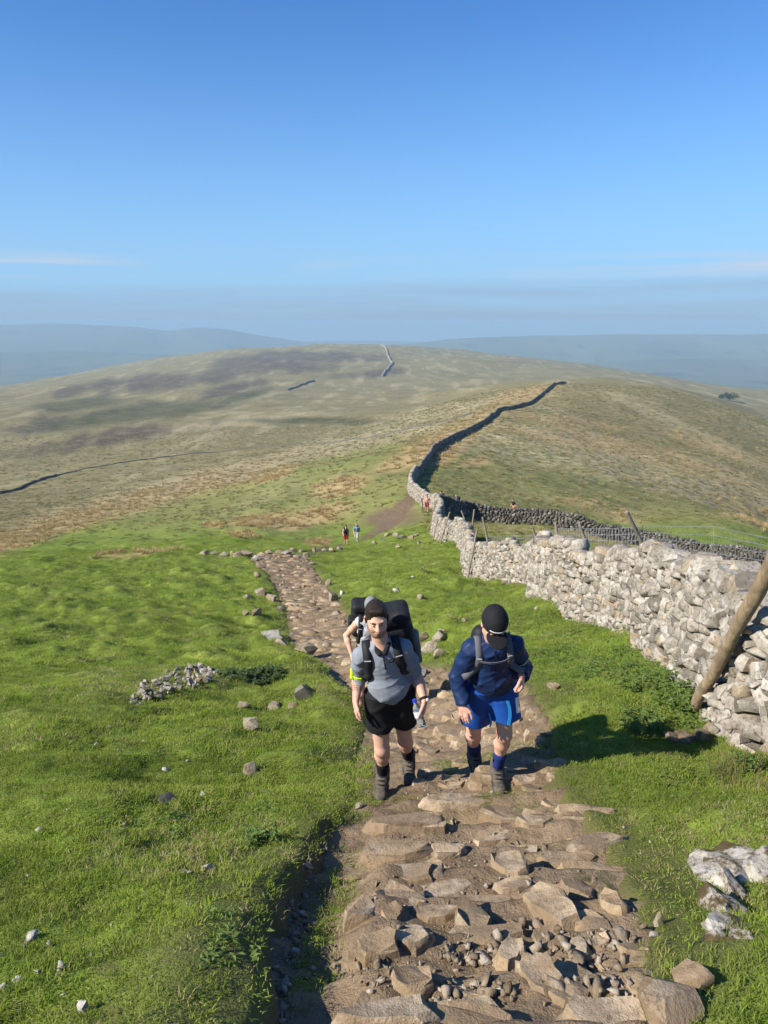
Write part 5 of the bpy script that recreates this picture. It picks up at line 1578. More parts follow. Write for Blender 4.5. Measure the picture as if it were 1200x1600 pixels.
M_SOCKB = cloth('blue_sock', (0.014, 0.032, 0.17), .95)
M_SOCKK = cloth('black_sock', (0.010, 0.010, 0.012), .95)
M_HAIR = cloth('dark_brown_hair', (0.022, 0.015, 0.010), .55, 160, .5)
M_NEON = plain('neon_band', (0.62, 0.85, 0.02), .6)
M_REFL = plain('silver_grey_print', (0.50, 0.50, 0.48), .5)
M_WHITEP = plain('white_print', (0.75, 0.75, 0.74), .5)
M_GREYSTRAP = cloth('grey_strap', (0.10, 0.105, 0.12), .8)
M_WHITESHIRT = cloth('white_patterned_vest', (0.46, 0.47, 0.52), .8, 30, .3)
M_EYE = plain('eye_white', (0.36, 0.31, 0.28), .3)
M_IRIS = plain('iris', (0.03, 0.025, 0.02), .2)
M_MOUTH = plain('mouth_inside', (0.07, 0.02, 0.018), .6)
M_GREYCAP = cloth('grey_cap', (0.20, 0.20, 0.21), .8)
M_PINK = cloth('pink_top', (0.55, 0.25, 0.22), .8)
M_ORANGE = cloth('orange_shorts', (0.50, 0.20, 0.10), .8)
M_LIGHTBLUE = cloth('light_blue_shirt', (0.16, 0.26, 0.42), .8)
M_LIGHTTROUSER = cloth('pale_trousers', (0.40, 0.38, 0.34), .8)
M_RED = cloth('red_fabric', (0.25, 0.03, 0.02), .8)
M_GLASSY = None

def V3(v): return np.array([float(q) for q in v])
def unit(v): v = np.asarray(v, float); return v / np.linalg.norm(v)
def reach(o, u, v, L, near=True):
    """The spot on the line of sight (u, v) that lies L metres from o."""
    d = unit(ray(u, v)); o = np.asarray(o, float)
    b = d @ o; disc = b * b - (o @ o - L * L)
    return d * (b + (-1 if near else 1) * math.sqrt(max(disc, 0)))
def frame(up, right):
    up = unit(up); right = np.asarray(right, float); right = unit(right - up * (up @ right)); fwd = np.cross(up, right)
    return right, fwd, up                   # fwd = up x right  (x right, z up -> +y); faces use -fwd

SKIN = np.array([0.60, 0.365, 0.265]); RUDDY = np.array([0.58, 0.27, 0.20])
def head_prims(C, M, big=1.0):
    """M columns: right, forward (face), up."""
    H = lambda x, y, z_: C + M @ (np.array([x, y, z_]) * big)
    s = big
    return [ell(H(0, -.012, .032), (.076 * s, .098 * s, .096 * s), M, .02), ell(H(0, .030, -.030), (.062 * s, .066 * s, .082 * s), M, .03),
            ell(H(0, .058, -.094), (.030 * s, .026 * s, .022 * s), M, .03), cap(H(-.045, .01, -.065), H(-.022, .055, -.092), .024 * s, .02 * s, .03), cap(H(.045, .01, -.065), H(.022, .055, -.092), .024 * s, .02 * s, .03),
            cap(H(-.036, .083, .026), H(.036, .083, .026), .011 * s, k=.014), cap(H(-.042, .070, -.022), H(-.03, .075, -.03), .017 * s, k=.02), cap(H(.042, .070, -.022), H(.03, .075, -.03), .017 * s, k=.02),
            ell(H(-.031, .104, .004), (.019 * s, .016 * s, .012 * s), M, .010, '-'), ell(H(.031, .104, .004), (.019 * s, .016 * s, .012 * s), M, .010, '-'),
            cap(H(0, .092, .018), H(0, .116, -.026), .0085 * s, .0135 * s, .010), cap(H(-.013, .102, -.030), H(.013, .102, -.030), .009 * s, k=.008),
            ell(H(0, .093, -.058), (.025 * s, .010 * s, .007 * s), M, .006), ell(H(0, .090, -.073), (.022 * s, .011 * s, .007 * s), M, .006),
            ell(H(-.079, -.008, -.002), (.010 * s, .022 * s, .032 * s), M, .008), ell(H(.079, -.008, -.002), (.010 * s, .022 * s, .032 * s), M, .008)]
def head_tint(C, M, col, P_, beard=0.0, big=1.0):
    q = ((P_ - C) @ M) / big
    x, y, z_ = q[:, 0], q[:, 1], q[:, 2]
    def g(c, r): return np.exp(-(((x - c[0]) / r[0]) ** 2 + ((y - c[1]) / r[1]) ** 2 + ((z_ - c[2]) / r[2]) ** 2))
    inh = np.exp(-(np.maximum(np.abs(z_) - .13, 0) / .01) ** 2) * (np.abs(x) < .11) * (np.abs(y) < .16)
    def mixc(k, c): 
        nonlocal col
        k = np.clip(k * inh, 0, 1)[:, None]; col = col * (1 - k) + np.asarray(c) * k
    mixc(.5 * (g((-.045, .08, -.02), (.025, .04, .022)) + g((.045, .08, -.02), (.025, .04, .022)) + g((0, .115, -.02), (.016, .03, .02))), RUDDY)
    if beard:
        b = sstep(-.045, -.062, z_) * sstep(-.02, .03, y) + .8 * g((0, .10, -.047), (.032, .02, .006))
        b = np.maximum(b, sstep(.045, .06, np.abs(x)) * sstep(-.01, -.03, z_) * sstep(-.015, .0, y) * sstep(.06, .04, y))
        mixc(beard * np.clip(b, 0, 1) * (1 - g((0, .1, -.066), (.024, .03, .012))), (0.15, 0.085, 0.055))
    mixc(.8 * g((0, .1, -.058), (.022, .02, .007)) + .8 * g((0, .1, -.073), (.02, .02, .007)), (0.50, 0.20, 0.17))
    mixc(.45 * (g((-.031, .09, .004), (.02, .03, .012)) + g((.031, .09, .004), (.02, .03, .012))), (0.36, 0.19, 0.14))
    return col

def hand_prims(W, d, palm_n, thumb, curl=.5, s=1.0, spread=.05, thumb_close=.5):
    """Palm, four unequal bent fingers and a thumb. d: along the fingers, palm_n: out of the palm, thumb: towards the thumb side."""
    d = unit(d); t = unit(np.asarray(thumb) - d * (d @ np.asarray(thumb))); n = np.cross(d, t)
    if n @ np.asarray(palm_n) < 0: n = -n
    out = [cap(W, W + d * .03 * s, .026 * s, .030 * s, .012, flat=(n, .68)),
           cap(W + d * .025 * s + t * .018 * s, W + d * .082 * s + t * .024 * s, .022 * s, .019 * s, .012, flat=(n, .62)),
           cap(W + d * .025 * s - t * .012 * s, W + d * .076 * s - t * .022 * s, .022 * s, .017 * s, .012, flat=(n, .62))]
    for i, (o, L, r) in enumerate(((.033, .072, .0092), (.012, .080, .0095), (-.010, .074, .0090), (-.031, .058, .0080))):
        b = W + (d * (.083 - .004 * abs(i - 1)) + t * o) * s
        a0 = curl * (.45 + .12 * i); ang = a0; p = b; dd = unit(d + t * spread * (1.5 - i) * .5)
        for j, f in enumerate((.46, .31, .23)):
            v = dd * math.cos(ang) + n * math.sin(ang)
            e = p + v * L * f * s
            out.append(cap(p, e, r * (1 - .06 * j) * s, r * (1 - .08 * (j + 1)) * s, .004)); p = e; ang += curl * (.75 + .1 * i)
    b = W + (d * .022 + t * .026) * s
    v1 = unit(d * .72 + t * .62 + n * .35 * thumb_close); e1 = b + v1 * .044 * s
    v2 = unit(d * .88 + t * (.35 - .4 * thumb_close) + n * .55 * thumb_close); e2 = e1 + v2 * .034 * s
    v3 = unit(d * .9 + t * (.12 - .5 * thumb_close) + n * .6 * thumb_close); e3 = e2 + v3 * .026 * s
    out += [cap(b, e1, .0145 * s, .0115 * s, .010), cap(e1, e2, .0112 * s, .010 * s, .004), cap(e2, e3, .010 * s, .008 * s, .004)]
    return out

def boot_parts(ank, toe_dir, up, s=1.0):
    """Upper, sole and laces of a walking boot."""
    f = unit(toe_dir); u = unit(np.asarray(up, float) - f * (f @ np.asarray(up, float))); r = np.cross(f, u)
    B = lambda a, b, c: ank + (f * a + u * b + r * c) * s
    up_ = [cap(B(-.005, .030, 0), B(0, -.03, 0), .047 * s, .046 * s, .02), cap(B(-.035, -.05, 0), B(.05, -.055, 0), .040 * s, .042 * s, .03), cap(B(.02, -.02, 0), B(.15, -.062, 0), .042 * s, .036 * s, .03, flat=(u, .8)), ell(B(.165, -.062, 0), (.047 * s, .045 * s, .034 * s), np.stack([f, r, u], 1), .03),
            cap(B(-.010, .034, 0), B(-.008, .022, 0), .051 * s, .051 * s, .012)]
    so = [cap(B(-.045, -.088, 0), B(.03, -.088, 0), .043 * s, .038 * s, .03, flat=(u, .42)), cap(B(.03, -.088, 0), B(.165, -.085, 0), .040 * s, .048 * s, .03, flat=(u, .40))]
    lace = MB()
    for i in range(5):
        a = .02 + .024 * i; z_ = .03 - .018 * i + .012
        lace.tube([B(a + .018, z_ - .0, -.028), B(a + .030, z_ + .006, 0), B(a + .018, z_, .028)], .0035 * s, 5)
    return up_, so, lace

def wrinkle(amp, f, seed, dirs=None):
    rs_ = np.random.RandomState(seed)
    ks = [(unit(rs_.normal(size=3) * np.array([1, 1, 1.6])) * f * rs_.uniform(.7, 1.5), rs_.uniform(0, 6.28)) for _ in range(7)]
    def w(p):
        s = 0
        for k, ph in ks: s = s + (1 - np.abs(np.sin((p @ k) * .5 + ph + 1.3 * np.sin(p @ (k[[1, 2, 0]] * .37) + ph)))) ** 2 * 2.0
        return -s * amp / 3.5
    return w

def attach(name, me, mat, root):
    return child(name, me, mat, root)

def walker(cfg):
    """Builds one person from joints; returns the root and the joints used."""
    J = cfg['J']; vox = cfg.get('vox', .006); big = cfg.get('scale', 1.0)
    root = empty('person', tuple(cfg['foot']), cfg['label'], 'person', cfg.get('group'))
    nk, pel = J['neck'], J['pelvis']
    right, back, up = frame(nk - pel, J['sr'] - J['sl'])     # back points away from the chest
    TM = np.stack([right, -back, up], 1)
    T = lambda x, y, z_: pel + TM @ np.array([x, y, z_])
    Ls = np.linalg.norm(nk - pel)
    torso = [ell(T(0, .005, Ls * .72), (.132, .090, .150), TM, .04), ell(T(0, .012, Ls * .40), (.118, .088, .19), TM, .04), ell(T(0, 0, .02), (.142, .102, .12), TM, .05),
             cap(T(0, -.012, Ls * .93), J['sl'], .050, .046, .03), cap(T(0, -.012, Ls * .93), J['sr'], .050, .046, .03)]
    HM = cfg['HM']; HC = J['head']
    skin = head_prims(HC, HM, big) + [cap(T(0, -.01, Ls * .90), HC + HM @ np.array([0, -.02, -.05]), .062, .054, .03)]
    arms = []; legs = []
    for s in 'lr':
        a, e, w = J['s' + s], J['e' + s], J['w' + s]
        m1 = a + (e - a) * .45; m2 = e + (w - e) * .28
        arms += [cap(a, m1, .048, .046, .03), cap(m1, e, .046, .038, .03), cap(e, m2, .038, .041, .03), cap(m2, w, .041, .026, .03, )]
        h, k, an = J['h' + s], J['k' + s], J['a' + s]
        m = h + (k - h) * .5; kb = unit(np.cross(right, an - k)); kb = kb if kb @ back > 0 else -kb
        c1 = k + (an - k) * .30 + kb * .014
        legs += [cap(h, m, .076, .072, .03), cap(m, k, .074, .056, .03), cap(k, c1, .054, .057, .03), cap(c1, k + (an - k) * .72, .057, .039, .03), cap(k + (an - k) * .72, an, .039, .036, .03), ell(k - kb * .022, (.040, .034, .046), np.stack([right, kb, unit(k - an)], 1) if True else I3, .03)]
    hands = []
    for s in 'lr':
        hd = cfg['hand' + s]
        hands += hand_prims(J['w' + s], *hd[:3], **(hd[3] if len(hd) > 3 else {}))
    core = [ell(q['c'], tuple(np.array(q['r']) * .88), q['M'], q['k']) if q['t'] == 'ell' else q for q in torso]
    def tint(P_):
        c = np.tile(SKIN, (len(P_), 1)) * cfg.get('tone', 1.0)
        for s in 'lr':
            k = np.exp(-(np.linalg.norm(P_ - J['w' + s], axis=1) / .13) ** 2)[:, None] * .55; c = c * (1 - k) + RUDDY * 1.02 * k
            k = np.exp(-(np.linalg.norm(P_ - J['k' + s], axis=1) / .09) ** 2)[:, None] * .35; c = c * (1 - k) + RUDDY * 1.05 * k
        c = head_tint(HC, HM, c, P_, cfg.get('beard', 0), big)
        if cfg.get('tattoo'):
            a, b = cfg['tattoo']; t = (P_ - a) @ unit(b - a); L = np.linalg.norm(b - a)
            d = np.linalg.norm(P_ - a - t[:, None] * unit(b - a), axis=1)
            pat = np.sin(P_ @ np.array([160, 90, 210])) * np.sin(P_ @ np.array([-120, 170, 130])) > -.25
            k = (sstep(-.01, .01, t) * sstep(L + .01, L - .01, t) * (d < .07) * pat * .55)[:, None]; c = c * (1 - k) + np.array([.10, .085, .08]) * k
        return c
    attach('body', sdf_mesh('body', core + skin + arms + legs + hands, vox, tint=tint), M_SKIN, root)
    # eyes, brows, mouth
    H = lambda x, y, z_: HC + HM @ (np.array([x, y, z_]) * big)
    if not cfg.get('bowed'):
        for sx in (-1, 1):
            attach('eye', sdf_mesh('eye', [ell(H(.031 * sx, .0845, .003), (.0105, .009, .0048), HM)], .0018), M_EYE, root)
            attach('iris', sdf_mesh('iris', [ell(H(.031 * sx, .0925, .002), (.0056, .004, .0048), HM)], .0014), M_IRIS, root)
            attach('eyebrow', sdf_mesh('eyebrow', [cap(H(.014 * sx, .0945, .021), H(.035 * sx, .0925, .027), .0042, .0042, .004), cap(H(.035 * sx, .0925, .027), H(.052 * sx, .077, .020), .0042, .0025, .004)], .0022), M_HAIR, root)
        attach('mouth', sdf_mesh('mouth', [ell(H(0, .0985, -.0655), (.015, .006, .0058), HM)], .0022), M_MOUTH, root)
    return root, dict(T=T, TM=TM, Ls=Ls, torso=torso, arms=arms, legs=legs, right=right, back=back, up=up, H=H, HM=HM, HC=HC, vox=vox, big=big)

def leg_wear(root, J, X, shorts_mat, drop, sock_mat, sock_top, wr, feet, flare=.112, boot_mat=None):
    pr = [ell(X['T'](0, 0, .02), (.158, .118, .15), X['TM'], .04), ell(X['T'](0, .0, .12), (.134, .102, .12), X['TM'], .05)]
    for s in 'lr':
        h, k = J['h' + s], J['k' + s]; e = h + (k - h) * drop
        hh = h + (h - k) * .05
        pr += [cap(hh, e, .104, flare, .035, cut=True)]
    attach('shorts', sdf_mesh('shorts', pr, .007, wr=wr, planes=[(X['T'](0, 0, .165), X['up'])]), shorts_mat, root)
    for s in 'lr':
        k, an = J['k' + s], J['a' + s]
        t = k + (an - k) * sock_top
        attach('sock', sdf_mesh('sock', [cap(t, k + (an - k) * .96, .049, .044, .01, cut=True), cap(t, t + (an - k) * .03, .050, .050, .008)], .006, wr=wrinkle(.0008, 90, 5)), sock_mat, root)
        up_, so, lc = boot_parts(an, feet[s][0], feet[s][1], 1.12)
        bt = attach('boot', sdf_mesh('boot', up_, .006, wr=wrinkle(.0007, 70, 8)), boot_mat or M_BOOT, root)
        me = sdf_mesh('sole', so, .006); me.transform(Matrix.Translation(-Vector(root.location))); link('sole', me, M_SOLE, bt)
        me = lc.mesh('laces', True); me.transform(Matrix.Translation(-Vector(root.location))); link('laces', me, M_BLACK, bt)

def ribbon(pts, nrm, w, th):
    """A strap: flat band along points, pushed along the given normals."""
    v = []; f = []
    n = len(pts)
    for i in range(n):
        d = unit(pts[min(i + 1, n - 1)] - pts[max(i - 1, 0)]); nn = unit(nrm[i] - d * (d @ nrm[i])); s = np.cross(d, nn)
        for (a, b) in ((-1, 0), (1, 0), (1, 1), (-1, 1)): v.append(pts[i] + s * a * w / 2 + nn * b * th)
    for i in range(n - 1):
        for k in range(4): f.append((i * 4 + k, i * 4 + (k + 1) % 4, i * 4 + 4 + (k + 1) % 4, i * 4 + 4 + k))
    f.append((3, 2, 1, 0)); e = (n - 1) * 4; f.append((e, e + 1, e + 2, e + 3))
    m = MB().add(v, f); return m

def surface_path(prims, pts, dirs, lift):
    """Drops strap points on to the volume made by prims, walking in along dirs."""
    out = []
    for p, d in zip(pts, dirs):
        d = unit(d); q = p + d * .25
        for _ in range(40):
            D = min(float((_seg(q[None], r['a'], r['b'], r['ra'], r['rb'], r['flat'])[0]) if r['t'] == 'seg' else _ell(q[None], r['c'], r['r'], r['M'])[0]) for r in prims)
            if D < lift: break
            q = q - d * max(.002, (D - lift) * .6)
        out.append(q)
    return out

def pack(root_name, label, X, J, mats, h, w, dp, lid=True, off=(0, 0), strap_w=.055, group='rucksacks', strap_prims=None, sternum=False, strap_mat=None, strap_in=.105):
    T = X['T']; c = T(off[0], -.125 - dp / 2, X['Ls'] * .55 + off[1])
    r_ = empty('rucksack', tuple(c), label, 'rucksack', group)
    M = X['TM']
    body = [rbox(c, (w / 2, dp / 2, h / 2), M, .07, .03), ell(c + M @ np.array([0, -dp * .45, -h * .12]), (w * .36, dp * .35, h * .30), M, .03)]
    attach('main_bag', sdf_mesh('main_bag', body, .010, wr=wrinkle(.006, 28, 4)), mats[0], r_)
    if lid:
        attach('lid', sdf_mesh('lid', [rbox(c + M @ np.array([0, .0, h / 2 + .03]), (w * .5, dp * .52, .065), M, .05, .03)], .010, wr=wrinkle(.005, 35, 6)), mats[0], r_)
    for sx in (-1, 1):
        attach('side_pocket', sdf_mesh('side_pocket', [rbox(c + M @ np.array([sx * w * .52, 0, -h * .15]), (.035, dp * .32, h * .28), M, .03, .02)], .010, wr=wrinkle(.004, 40, 7)), mats[1], r_)
        pts = [T(sx * strap_in, -.16, X['Ls'] * .86), T(sx * strap_in, -.06, X['Ls'] * 1.06), T(sx * strap_in, .02, X['Ls'] * 1.06), T(sx * (strap_in + .006), .10, X['Ls'] * .90), T(sx * (strap_in + .016), .14, X['Ls'] * .74), T(sx * (strap_in + .040), .13, X['Ls'] * .58), T(sx * (strap_in + .062), .06, X['Ls'] * .44), T(sx * (strap_in + .062), -.06, X['Ls'] * .34)]
        dirs = [T(0, -.9, .4) - T(0, 0, 0), T(0, -.5, .9) - T(0, 0, 0), T(0, .35, .9) - T(0, 0, 0), T(sx * .1, .8, .4) - T(0, 0, 0), T(sx * .15, 1, .1) - T(0, 0, 0), T(sx * .35, 1, 0) - T(0, 0, 0), T(sx * 1, .5, 0) - T(0, 0, 0), T(sx * 1, -.4, 0) - T(0, 0, 0)]
        sp = surface_path(strap_prims, pts, dirs, .026)
        # smooth it
        fine = []; fd = []
        for i in range(len(sp) - 1):
            for t in np.linspace(0, 1, 5)[:-1]:
                p0, p1, p2, p3 = sp[max(i - 1, 0)], sp[i], sp[i + 1], sp[min(i + 2, len(sp) - 1)]
                fine.append(.5 * ((2 * p1) + (-p0 + p2) * t + (2 * p0 - 5 * p1 + 4 * p2 - p3) * t * t + (-p0 + 3 * p1 - 3 * p2 + p3) * t ** 3)); fd.append(unit(dirs[i]) * (1 - t) + unit(dirs[i + 1]) * t)
        fine.append(sp[-1]); fd.append(dirs[-1])
        attach('strap', ribbon(fine, fd, strap_w, .012).mesh('strap', True), strap_mat or mats[0], r_)
        # the light stitched tab on the strap
        k = 13
        attach('strap_tab', ribbon([fine[k] + unit(fd[k]) * .012, fine[k] + unit(fd[k]) * .012 + unit(fine[k + 1] - fine[k]) * .006], [fd[k], fd[k]], strap_w * .8, .003).mesh('strap_tab'), M_REFL, r_)
    return r_, c

# ---------------------------------------------------------------- the front walker
rt = unit(np.array([1, .08, 0]))
def foot_on(u, v, lift=.0):
    q = at(u, v, f=path_h); return V3((q.x, q.y, pz(q.x, q.y) + lift))
def pose(d, y0, right=rt):
    """Joints from bearings (u, v) and distance behind or before y0."""
    J = {k: V3(P(u, v, y0 + dy)) for k, (u, v, dy) in d.items()}
    up = unit(J['neck'] - J['pelvis']); r_ = unit(right - up * (up @ right))
    sw = J.pop('sw', None)
    if 'sl' not in J: J['sl'] = J['neck'] - r_ * .155 - up * .085
    if 'sr' not in J: J['sr'] = J['neck'] + r_ * .155 - up * .085
    J['hl'] = J['pelvis'] - right * .088 + np.array([0, 0, -.03]); J['hr'] = J['pelvis'] + right * .088 + np.array([0, 0, -.03])
    return J
def report(n, J):
    print(n, {k: (round(float(np.linalg.norm(J[a] - J[b])), 3)) for k, a, b in (('thighL', 'hl', 'kl'), ('shinL', 'kl', 'al'), ('thighR', 'hr', 'kr'), ('shinR', 'kr', 'ar'), ('torso', 'pelvis', 'neck'), ('head', 'neck', 'head'), ('ual', 'sl', 'el'), ('fal', 'el', 'wl'), ('uar', 'sr', 'er'), ('far', 'er', 'wr'))}, {k: [round(float(t), 2) for t in v] for k, v in J.items()})
fl = foot_on(594, 1243); fr_ = foot_on(638, 1214)
y0 = fl[1]
J = pose(dict(pelvis=(609, 1078, -.12), neck=(595, 1004, -.24), head=(588.5, 967, -.32), el=(560, 1056, -.10), wl=(556, 1096, -.20), er=(651, 1056, -.10), wr=(663, 1095, -.24), kl=(597, 1170, -.04), kr=(632, 1154, .10)), y0)
J['al'] = fl + np.array([.02, .13, .112]); J['ar'] = fr_ + np.array([.0, .0, .19])
report('MAN1', J); print(fl, fr_)
def head_matrix(yaw, pitch, roll=0.0):
    """Face direction from facing the camera (towards -y): yaw to the picture's right, pitch down."""
    M = Euler((0, 0, 0)).to_matrix()
    base = np.array([[1, 0, 0], [0, -1, 0], [0, 0, 1]], float)      # right, forward, up as columns
    Rz = np.array(Matrix.Rotation(yaw, 3, 'Z')); Rx = np.array(Matrix.Rotation(pitch, 3, 'X')); Ry = np.array(Matrix.Rotation(roll, 3, 'Y'))
    return Rz @ Rx @ Ry @ base
HM1 = head_matrix(R(6), R(12), R(-3))
down = np.array([0, 0, -1.0])
cfg1 = dict(J=J, foot=(fl + fr_) / 2, label='bearded man in grey zip top and black shorts walking up the steps with a bottle', HM=HM1, beard=.8,
            handl=(np.array([.0, -.25, -1]), np.array([1, .2, 0]), np.array([.2, -1, -.2]), dict(curl=.55)),
            handr=(np.array([-.05, -.35, -1]), np.array([-1, -.2, 0]), np.array([-.2, -1, 0]), dict(curl=.75, thumb_close=.6)),
            tattoo=(J['el'] + (J['wl'] - J['el']) * .1, J['el'] + (J['wl'] - J['el']) * .62), vox=.0055, group='walkers near by')
W1, X1 = walker(cfg1)
T = X1['T']; Ls = X1['Ls']
sh = [dict(q) for q in X1['torso']]
sleeve = []
for s in 'lr':
    a, e, w = J['s' + s], J['e' + s], J['w' + s]
    m1 = a + (e - a) * .45; c1 = e + (w - e) * .34
    sleeve += [cap(a, m1, .051, .049, .04), cap(m1, e, .049, .044, .03), cap(e, c1, .044, .043, .02, cut=True)]
tip = T(.015, .12, -.045)
wr1 = wrinkle(.005, 42, 2)
shirt_prims = sh + sleeve + [ell(T(0, .025, .05), (.140, .104, .14), X1['TM'], .05)]
sideL = unit(X1['up'] * -1.0 + X1['right'] * -.62 + X1['back'] * .15); sideR = unit(X1['up'] * -1.0 + X1['right'] * .62 + X1['back'] * .15)
me = sdf_mesh('shirt', shirt_prims + [cap(T(0, .02, Ls * .96), T(0, .09, Ls * 1.04), .040, .045, .01, op='-')], .006, wr=wr1, grow=.008, planes=[(tip, sideL), (tip, sideR)])
attach('shirt', me, M_GREYSHIRT, W1)
nb = T(0, .0, Ls * .96)
colr = [cap(T(0, -.02, Ls * .95), T(0, .015, Ls * 1.01), .078, .070, .01, cut=True)]
attach('collar', sdf_mesh('collar', colr + [cap(T(-.02, .085, Ls * .93), T(-.055, .03, Ls * 1.0), .020, .018, .01), cap(T(.02, .085, Ls * .93), T(.055, .03, Ls * 1.0), .020, .018, .01)], .006), M_BLACK, W1)
zp = surface_path([dict(q, k=.01) for q in shirt_prims], [T(.004, .0, Ls * t) for t in (.93, .88, .82, .76, .70, .64)], [X1['back'] * -1] * 6, .018)
attach('zip', ribbon(zp, [-X1['back']] * 6, .010, .004).mesh('zip'), M_BLACK, W1)
# the small chest emblem: two interlocked arcs
lc = [surface_path(shirt_prims, [T(.058 + sx * .020 * math.cos(t), 0, Ls * .80 + sz * .012 + sz * .014 * (math.sin(t) - 1)) for t in np.linspace(.25, math.pi - .25, 7)], [-X1['back']] * 7, .020) for sx, sz in ((1, 1), (1, -1))]
em = MB()
for q in lc: em2 = ribbon(q, [-X1['back']] * 7, .008, .006); em.add(np.concatenate(em2.v), em2.f)
attach('emblem', em.mesh('emblem'), M_BLACK, W1)
feet = {'l': (np.array([-.08, -1, -.05]), np.array([0, .05, 1.])), 'r': (np.array([.06, -1, -.32]), np.array([0, -.3, 1.]))}
leg_wear(W1, J, X1, M_BLACK, .56, M_SOCKK, .60, wrinkle(.006, 24, 3), feet, flare=.108)
# hair: short on the sides, swept up in front
H = X1['H']; HM = X1['HM']
hair = [ell(H(0, -.018, .040), (.080, .101, .094), HM, .02), cap(H(-.035, .062, .098), H(.030, .068, .101), .017, .020, .02), ell(H(.0, .03, .096), (.058, .055, .032), HM, .02),
        cap(H(-.076, .025, .03), H(-.076, .02, -.005), .010, .006, .01), cap(H(.076, .025, .03), H(.076, .02, -.005), .010, .006, .01)]
attach('hair', sdf_mesh('hair', hair + [ell(H(0, .115, .004), (.080, .062, .080), HM, .015, '-'), ell(H(0, .0, -.10), (.2, .2, .085), HM, .015, '-')], .0045, wr=wrinkle(.002, 170, 12)), M_HAIR, W1)
# watch, arm band
def band(c, axis, r, w, th, seg=18):
    axis = unit(axis); a = unit(np.cross(axis, [0.3, 1, .2])); b = np.cross(axis, a); v = []; f = []
    for k in range(seg):
        d = a * math.cos(k * 2 * math.pi / seg) + b * math.sin(k * 2 * math.pi / seg)
        for (rr, o) in ((r, -w / 2), (r + th, -w / 2), (r + th, w / 2), (r, w / 2)): v.append(c + d * rr + axis * o)
    for k in range(seg):
        for j in range(4): f.append((k * 4 + j, k * 4 + (j + 1) % 4, ((k + 1) % seg) * 4 + (j + 1) % 4, ((k + 1) % seg) * 4 + j))
    return MB().add(v, f)
ax = J['wr'] - J['er']
wa = empty('wristwatch', tuple(J['wr'] - unit(ax) * .015), 'dark wristwatch with a pale face on the bearded man in the grey top', 'watch')
attach('watch_strap', band(J['wr'] - unit(ax) * .015, ax, .029, .020, .004).mesh('watch_strap', False), M_BLACK, wa)
dial = J['wr'] - unit(ax) * .015 + unit(np.array([.75, -.6, .1])) * .033
attach('dial', sdf_mesh('dial', [ell(dial, (.014, .014, .014), I3)], .003), M_REFL, wa)
am = J['sl'] + (J['el'] - J['sl']) * .84
ab = empty('arm_band', tuple(am), 'neon yellow band round the upper arm of the man in the grey top', 'arm band')
attach('band', band(am, J['el'] - J['sl'], .0585, .026, .006).mesh('band'), M_NEON, ab)
attach('pouch', sdf_mesh('pouch', [rbox(am + np.array([-.052, -.03, 0.01]), (.013, .02, .042), I3, .008)], .004), M_NEON, ab)
rk1, rc1 = pack('rucksack', 'big black rucksack with grey sides on the back of the man in the grey top', X1, J, (M_PACK, M_PACKGREY), .46, .27, .22, True, (.105, .0), .062, strap_prims=shirt_prims, strap_in=.108)
# the bottle in his hand
hw = J['wr'] + unit(np.array([-.05, -.35, -1])) * .085 + np.array([-.040, -.02, 0])
bd = unit(np.array([-.28, .1, .95]))
M_PET = NM('clear_plastic', .08, .5); M_PET.b.inputs['Transmission Weight'].default_value = .92; M_PET.b.inputs['IOR'].default_value = 1.2; M_PET.color((.80, .90, .98)); M_PET = M_PET.m
M_LABEL = plain('bottle_label', (0.55, 0.62, 0.75), .5); M_CAPB = plain('blue_cap', (0.02, 0.06, 0.55), .4)
bt = empty('water_bottle', tuple(hw), 'clear plastic water bottle with a blue cap held by the man in the grey top', 'bottle')
bp = [(-.10, .026), (-.097, .031), (-.06, .032), (-.055, .029), (-.02, .032), (.02, .032), (.045, .031), (.072, .018), (.085, .0135), (.095, .0135)]
attach('body', MB().tube([hw + bd * a for a, _ in bp], [r for _, r in bp], 16).mesh('body', True), M_PET, bt)
attach('label', band(hw + bd * .005, bd, .0325, .045, .0008, 16).mesh('label'), M_LABEL, bt)
attach('cap', MB().tube([hw + bd * .093, hw + bd * .115], [.0165, .016], 14).mesh('cap'), M_CAPB, bt)

# ---------------------------------------------------------------- the walker in blue
gl_ = foot_on(747, 1207); gr_ = foot_on(780, 1234)
y0 = gr_[1]
K = pose(dict(pelvis=(768, 1066, -.08), neck=(770, 1000, -.30), head=(772, 976, -.42), el=(715, 1058, -.16), wl=(723, 1100, -.24), er=(816, 1042, -.10), wr=(815, 1056, -.22), kl=(739, 1146, .12), kr=(788, 1147, -.06)), y0)
K['ar'] = gr_ + np.array([0, .13, .112]); K['al'] = gl_ + np.array([-.04, .0, .20])
report('MAN2', K); print(gl_, gr_)
HM2 = head_matrix(R(6), R(38), R(2))
cfg2 = dict(J=K, foot=(gl_ + gr_) / 2, label='man in navy jacket, blue shorts and black cap climbing with his head bowed', HM=HM2, beard=.2, bowed=True,
            handl=(np.array([.05, -.2, -1]), np.array([.6, .8, 0]), np.array([.8, -.6, 0]), dict(curl=.35)),
            handr=(np.array([0, -.5, -.8]), np.array([-1, .3, 0]), np.array([-.3, -1, .3]), dict(curl=1.15, thumb_close=.9)), vox=.0055, group='walkers near by')
W2, X2 = walker(cfg2)
T = X2['T']; Ls = X2['Ls']
jk = [dict(q) for q in X2['torso']] + [ell(T(0, .02, .10), (.146, .112, .15), X2['TM'], .05)]
for s in 'lr':
    a, e, w = K['s' + s], K['e' + s], K['w' + s]; m1 = a + (e - a) * .45
    jk += [cap(a, m1, .050, .050, .04), cap(m1, e, .050, .046, .03), cap(e, e + (w - e) * .93, .046, .036, .03, cut=True)]
